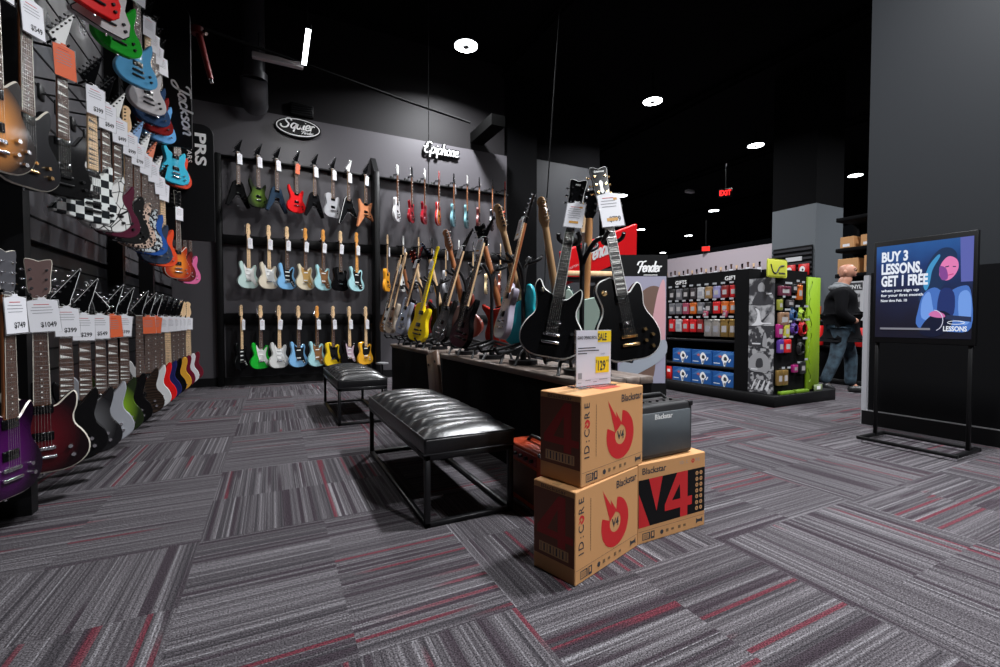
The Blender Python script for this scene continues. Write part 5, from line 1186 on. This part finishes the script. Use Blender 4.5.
# storage and shelves behind the man
t = thing('storage_rack', 'tall black storage rack holding cardboard boxes in the back', 'rack', Matrix.Translation((8.0, 3.0, 0)))
for x, y in ((0, .3), (.5, .3), (.5, 1.0)): MB().rbox((x, y, 0), (x + .05, y + .05, 2.6), NEARBLACK, .004, 1).build('post', t)
for z in (1.62, 2.02, 2.5): MB().rbox((.0, .3, z), (.55, 1.1, z + .06), NEARBLACK, .004, 1).build('shelf', t)
MB().box((.52, .3, 0), (.56, 1.1, 2.6), NEARBLACK).build('back_panel', t)
for k, (y, z, w, h, l) in enumerate(((3.86, 2.085, .19, .17, 'upper shelf, left'), (3.60, 2.085, .17, .17, 'upper shelf, right'), (3.80, 1.685, .28, .23, 'lower shelf, left'), (3.56, 1.685, .16, .25, 'lower shelf, right'))):
    t = thing('cardboard_box', 'brown cardboard box on the high storage rack, ' + l, 'box', Matrix.Translation((8.03, y, z)), 'cardboard boxes on the storage rack')
    mb = MB(); mb.rbox((0, 0, 0), (.35, w, h), CARD, .004, 1, None, False); mb.box((-.001, w * .3, h * .1), (0, w * .8, h * .35), PAPER); mb.build('carton', t)
t = thing('record_display', 'black and white display panel reading vinyl behind the man', 'display', Matrix.Translation((7.45, 3.40, .95)))
MB().box((0, 0, 0), (.03, .30, .56), mat('display_grey', (.5, .5, .52), .5)).build('board', t)
F = frame((-.001, .30, 0), (0, -1, 0), (0, 0, 1)); mb = MB(); mb.flat([(.0, .43), (.24, .43), (.24, .54), (.0, .54)], GREY2, F); mb.text('VINYL', .055, F @ Matrix.Translation((.14, .455, .001)), SIGNW, w=.18, bold=.02)
mb.build('header', t); MB().box((-.002, .09, .03), (0, .29, .39), photo_mat(3)).build('picture', t)
t = thing('low_shelf', 'black low shelf with red goods behind the man', 'shelving', Matrix.Translation((7.5, 3.3, 0)))
MB().box((.06, 0, .08), (.4, 1.0, .94), NEARBLACK).build('cabinet', t); MB().rbox((0, 0, 0), (.4, 1.0, .08), BLACK, .004, 1).build('plinth', t); MB().rbox((-.0, 0, .54), (.1, 1.0, .57), BLACK, .003, 1).build('shelf', t)
RB = mat('box_red', (.6, .01, .01), .4)
for k, (y, z, w, h, l) in enumerate(((3.42, .575, .20, .27, 'large red bag on low shelf right of the man'), (3.98, .575, .12, .30, 'red and white box on low shelf left of the man'), (4.02, .95, .10, .22, 'tall red packet above the low shelf, left of the man'))):
    t = thing('red_package', l, 'package', Matrix.Translation((7.42, y, z)), None)
    MB().rbox((0, 0, 0), (.08, w, h), RB, .006, 1).build('pouch', t)
    MB().box((-.002, w * .2, h * .35), (0, w * .8, h * .7), SIGNW if k == 1 else RB).build('printed_label', t)
struct('trim_13', MB().box((4.845, 2.205, 0.0), (4.90, 2.242, 1.36), mat('end_panel_grey', (.30, .30, .32), .5)))

# ------------------------------------------------------------------ digital sign
t = thing('digital_sign', 'freestanding black digital screen advertising music lessons', 'screen', Matrix.Translation((0, 0, 0)))
Y0, Y1 = 1.325, 1.925
MB().rbox((4.30, Y0, .775), (4.34, Y1, 1.57), BLACK, .006, 2).build('housing', t)
def screen_mat():
    m = mat('screen_blue', (.01, .01, .02), .3); nt, b = nodes(m); tc = N(nt, 'ShaderNodeTexCoord'); sep = N(nt, 'ShaderNodeSeparateXYZ'); nt.links.new(tc.outputs['Object'], sep.inputs[0])
    zf = math_(nt, 'MULTIPLY', math_(nt, 'SUBTRACT', sep.outputs[2], .82), 1.4)
    n = N(nt, 'ShaderNodeTexNoise'); n.inputs['Scale'].default_value = 6; nt.links.new(tc.outputs['Object'], n.inputs[0])
    f = math_(nt, 'ADD', zf, math_(nt, 'MULTIPLY', math_(nt, 'SUBTRACT', n.outputs[0], .5), .25))
    c_ = ramp(nt, f, [(.15, (.001, .001, .003)), (.45, (.003, .007, .028)), (.78, (.005, .03, .13)), (1.0, (.012, .085, .28))])
    nt.links.new(c_, b.inputs['Emission Color']); b.inputs['Emission Strength'].default_value = 1.0; return m
F = frame((4.2985, 1.905, .82), (0, -1, 0), (0, 0, 1))     # screen coordinates 0..0.56 x 0..0.70
scr = MB().flat([(0, 0), (.56, 0), (.56, .71), (0, .71)], screen_mat(), F).build('screen', t)
def em(n, c, s=1.0): return mat('screen_' + n, (0, 0, 0), .4, emit=c, strength=s)
mb = MB()
HAIR, HAIRL, SKIN, SKIND, JK, JKL, JKD, GT = em('hair', (.01, .03, .09)), em('hair_light', (.05, .28, .55)), em('skin', (.75, .20, .45)), em('skin_dark', (.22, .06, .28)), em('jacket', (.06, .16, .50)), em('jacket_light', (.16, .32, .75)), em('jacket_dark', (.015, .03, .14)), em('guitar_dark', (.005, .008, .03))
mb.flat([(.50, .40), (.56, .40), (.56, .71), (.49, .71)], em('curtain', (.10, .12, .40)), F, .0004)
mb.flat(catmull([(.27, .28), (.29, .40), (.32, .55), (.38, .64), (.44, .645), (.475, .60), (.47, .54), (.43, .52), (.42, .42), (.38, .33), (.33, .27)], 4), HAIR, F, .0006)
mb.flat(catmull([(.295, .40), (.32, .52), (.37, .60), (.385, .59), (.345, .50), (.33, .40), (.31, .35)], 4), HAIRL, F, .0008)
mb.flat(catmull([(.27, .08), (.27, .22), (.30, .33), (.36, .37), (.42, .33), (.50, .37), (.55, .34), (.558, .08), (.45, .05)], 4), JK, F, .0008)
mb.flat(catmull([(.29, .15), (.29, .28), (.33, .34), (.35, .24), (.36, .14)], 4), JKL, F, .0010)
mb.flat(catmull([(.50, .12), (.49, .30), (.53, .34), (.555, .28), (.55, .12)], 4), JKL, F, .0010)
mb.flat(catmull([(.38, .18), (.39, .34), (.44, .36), (.47, .30), (.46, .16)], 4), JKD, F, .0011)
mb.flat(catmull([(.385, .45), (.39, .53), (.43, .585), (.475, .56), (.485, .50), (.46, .44), (.42, .415)], 4), SKIN, F, .0012)
mb.flat(catmull([(.385, .46), (.385, .52), (.42, .50), (.43, .43), (.40, .42)], 4), SKIND, F, .0014)
mb.flat([(.415, .515), (.435, .52), (.435, .512), (.415, .507)], HAIR, F, .0016); mb.flat([(.455, .515), (.472, .512), (.472, .506), (.455, .508)], HAIR, F, .0016)
mb.flat([(.43, .455), (.46, .462), (.46, .455), (.43, .449)], em('lips', (.5, .05, .2)), F, .0016)
mb.flat(catmull([(.28, .04), (.32, .14), (.40, .20), (.46, .15), (.44, .06), (.36, .01)], 4), GT, F, .0016)
mb.flat([(.42, .14), (.558, .12), (.558, .155), (.43, .17)], em('guitar_neck', (.02, .03, .08)), F, .0018)
mb.tube([(.36 + .05 * math.cos(a), .13 + .075 * math.sin(a), .002) for a in [math.pi * (.5 - k / 10) for k in range(10)]], .0022, em('edge', (.6, .6, .75)), M=F, n=4)
mb.flat(catmull([(.33, .17), (.36, .20), (.41, .18), (.42, .155), (.38, .15)], 4), em('hand', (.6, .16, .4)), F, .0020)
mb.build('picture', scr)
WE = em('white', (.85, .9, 1.0), .9)
mb = MB()
for s, y, h, w_ in (('BUY 3', .588, .074, .165), ('LESSONS,', .492, .078, .25), ('GET 1 FREE', .398, .078, .285)): mb.text(s, h, F @ Matrix.Translation((.036, y, .003)), WE, align='L', w=w_, bold=.042)
for s, y, w_ in (('when you sign up', .352, .235), ('for your first month', .315, .26), ('Now thru Feb. 10', .275, .165)): mb.text(s, .020, F @ Matrix.Translation((.036, y, .003)), WE, align='L', w=w_, bold=.025)
mb.text('LESSONS', .035, F @ Matrix.Translation((.475, .055, .003)), WE, w=.125, bold=.03)
mb.tube([(.48 + .045 * math.cos(2 * math.pi * i / 14), .115 + .012 * math.sin(2 * math.pi * i / 14), .003) for i in range(14)], .002, WE, M=F, n=4, closed=True)
mb.box((.035, .060, .002), (.34, .075, .003), em('bar', (.2, .2, .24)), F)
mb.build('lettering', scr)
for y in (1.352, 1.898): MB().rbox((4.31, y - .011, .03), (4.335, y + .011, .80), BLACK, .003, 1).build('post', t)
for x in (4.10, 4.47): MB().rbox((x - .012, 1.33, .022), (x + .012, 1.92, .046), BLACK, .003, 1).build('base_rail', t)
for y in (1.345, 1.905): MB().rbox((4.10, y - .014, .02), (4.48, y + .014, .046), BLACK, .003, 1).build('base_rail', t)
for x in (4.11, 4.46):
    for y in (1.35, 1.90): MB().cyl((x, y, 0), (x, y, .02), .014, CHROME, n=10).build('foot', t)

# ------------------------------------------------------------------ the man
def skin(name, verts, edges, m, parent, lvl=2, root=0):
    me = bpy.data.meshes.new(name); me.from_pydata([v[:3] for v in verts], edges, []); me.materials.append(m)
    o = bpy.data.objects.new(name, me); COL.objects.link(o); o.parent = parent
    md = o.modifiers.new('skin', 'SKIN'); md.use_smooth_shade = True
    if not me.skin_vertices: me.skin_vertices.new() if hasattr(me.skin_vertices, 'new') else None
    sv = me.skin_vertices[0].data
    for i, v in enumerate(verts):
        r = v[3]; sv[i].radius = r if isinstance(r, tuple) else (r, r); sv[i].use_root = (i == root)
    s = o.modifiers.new('sub', 'SUBSURF'); s.levels = lvl; s.render_levels = lvl
    return o
rt = Vector((math.cos(R(26.6)), -math.sin(R(26.6)), 0)); aw = Vector((math.sin(R(26.6)), math.cos(R(26.6)), 0))
MP = Matrix((rt, aw, (0, 0, 1))).transposed().to_4x4(); MP.translation = (6.73, 3.31, 0)
man = thing('person', 'bald man in dark hooded jacket and blue jeans walking past the gift display', 'person', MP)
SKN = mat('skin', (.52, .25, .17), .45); JACK = mat('jacket_black', (.004, .004, .005), .9, spec=.1); JEAN = mat('denim', (.035, .07, .11), .8)
def denim(m):
    nt, b = nodes(m); tc = N(nt, 'ShaderNodeTexCoord'); n = N(nt, 'ShaderNodeTexNoise'); n.inputs['Scale'].default_value = 14; n.inputs['Detail'].default_value = 4
    nt.links.new(tc.outputs['Object'], n.inputs[0]); nt.links.new(ramp(nt, n.outputs[0], [(.35, (.006, .014, .024)), (.7, (.04, .075, .105))]), b.inputs['Base Color'])
denim(JEAN)
fx, fy = .72, -.69      # facing in (right, away)
B = [(-.05, 0, .90, (.15, .12)), (-.065, 0, 1.05, (.15, .11)), (-.075, 0, 1.22, (.17, .12)), (-.07, 0, 1.34, (.13, .09)), (-.05, 0, 1.42, .058), (-.03, -.01, 1.49, .062), (-.015, -.015, 1.56, (.092, .088)), (-.012, -.015, 1.63, (.098, .090)), (-.02, -.01, 1.685, (.070, .066)),
     # legs
     (-.12, -.08, .84, .09), (-.19, -.10, .48, .06), (-.33, -.10, .16, .035), (-.27, -.12, .09, .028),
     (.02, .08, .84, .09), (.13, .06, .46, .06), (.13, .06, .11, .035), (.20, .03, .06, .028),
     # arms
     (-.16, -.16, 1.30, .06), (-.20, -.20, 1.02, .045), (-.02, -.24, .93, .035),
     (.04, .17, 1.30, .06), (.14, .19, 1.03, .045), (.14, .02, .92, .035)]
E_ = [(0, 1), (1, 2), (2, 3), (3, 4), (4, 5), (5, 6), (6, 7), (7, 8), (0, 9), (9, 10), (10, 11), (11, 12), (0, 13), (13, 14), (14, 15), (15, 16), (2, 17), (17, 18), (18, 19), (2, 20), (20, 21), (21, 22)]
# nose, chin, brow
nb = len(B); B += [(.066, -.090, 1.565, .015), (.035, -.055, 1.515, .036)]
E_ += [(6, nb), (5, nb + 1)]
bod = skin('body', B, E_, SKN, man)
for ex, ey in ((-.078, -.078), (.055, .055)):
    MB().ball((ex, ey, 1.575), (.020, .022, .034), SKN).build('ear', bod)
for a in (-.032, .032):
    cx, cy = -.014 + fx * .088 - fy * a, -.015 + fy * .088 + fx * a
    MB().ball((cx, cy, 1.592), (.012, .012, .009), mat('eye_dark', (.02, .012, .01), .3)).build('eye', bod)
    MB().tube([(cx + fy * .018, cy - fx * .018, 1.612), (cx + .006, cy - .006, 1.618), (cx - fy * .018, cy + fx * .018, 1.612)], .005, mat('eyebrow', (.10, .06, .05), .8), n=5).build('eyebrow', bod)
MB().tube([(.030, -.098, 1.528), (.058, -.085, 1.530), (.072, -.055, 1.528)], .006, mat('lips', (.28, .09, .07), .5), n=5).build('mouth', bod)
J = [(-.045, 0, .86, (.205, .17)), (-.06, 0, 1.02, (.21, .165)), (-.075, 0, 1.18, (.225, .165)), (-.08, 0, 1.32, (.19, .13)), (-.065, 0, 1.40, (.085, .08)),
     (-.17, -.16, 1.29, .085), (-.225, -.21, 1.03, .070), (-.05, -.23, .93, .055), (.03, .17, 1.29, .085), (.15, .20, 1.03, .070), (.16, .03, .93, .055), (-.045, 0, .72, (.20, .17))]
jk = skin('jacket', J, [(11, 0), (0, 1), (1, 2), (2, 3), (3, 4), (3, 5), (5, 6), (6, 7), (3, 8), (8, 9), (9, 10)], JACK, man)
HOOD = mat('grey_hood', (.16, .17, .18), .9)
MB().tube([(-.055 + .075 * math.cos(a), .078 * math.sin(a), 1.395 - .03 * math.cos(a)) for a in [2 * math.pi * k / 14 for k in range(14)]], [.026] * 14, HOOD, n=8, closed=True).ball((-.115, 0, 1.375), (.095, .13, .055), HOOD).build('hood', jk)
MB().tube([(.03, -.055, 1.36), (.075, -.07, 1.25), (.095, -.085, 1.10), (.09, -.09, .86)], .006, mat('zipper', (.3, .3, .32), .3, .8), n=5).build('zipper', jk)
L_ = [(-.05, 0, .88, (.15, .125)), (-.12, -.08, .80, .108), (-.19, -.10, .48, .080), (-.345, -.10, .13, .066), (.02, .08, .80, .108), (.13, .06, .46, .082), (.125, .06, .075, .070)]
skin('jeans', L_, [(0, 1), (1, 2), (2, 3), (0, 4), (4, 5), (5, 6)], JEAN, man)
SHO = mat('shoe_black', (.015, .015, .016), .4)
for (hx, hy, hz), (tx, ty, tz) in (((-.36, -.09, .13), (-.22, -.14, .045)), ((.09, .08, .045), (.28, -.01, .035))):
    mx, my, mz = (hx + tx) / 2, (hy + ty) / 2, (hz + tz) / 2
    skin('shoe', [(hx, hy, hz, (.062, .062)), (mx, my, mz, (.062, .055)), (tx, ty, tz, (.055, .042))], [(0, 1), (1, 2)], SHO, man)

# ------------------------------------------------------------------ world, camera, look
w = bpy.data.worlds.new('World'); S.world = w; w.use_nodes = True
w.node_tree.nodes['Background'].inputs[0].default_value = (.75, .85, 1.0, 1); w.node_tree.nodes['Background'].inputs[1].default_value = .004
cd = bpy.data.cameras.new('Camera'); cam = bpy.data.objects.new('Camera', cd); COL.objects.link(cam); S.camera = cam
cd.sensor_width = 36; cd.lens = 455 / 1000 * 36; cd.clip_start = .02; cd.clip_end = 200
pitch = math.atan(13 / 455)
cam.rotation_euler = (math.pi / 2 - pitch, 0, -R(26.6)); cam.location = (0, 0, .95)
S.view_settings.view_transform = 'Standard'; S.view_settings.look = 'None'; S.view_settings.gamma = 1; S.view_settings.use_curve_mapping = False
S.view_settings.exposure = 0.0
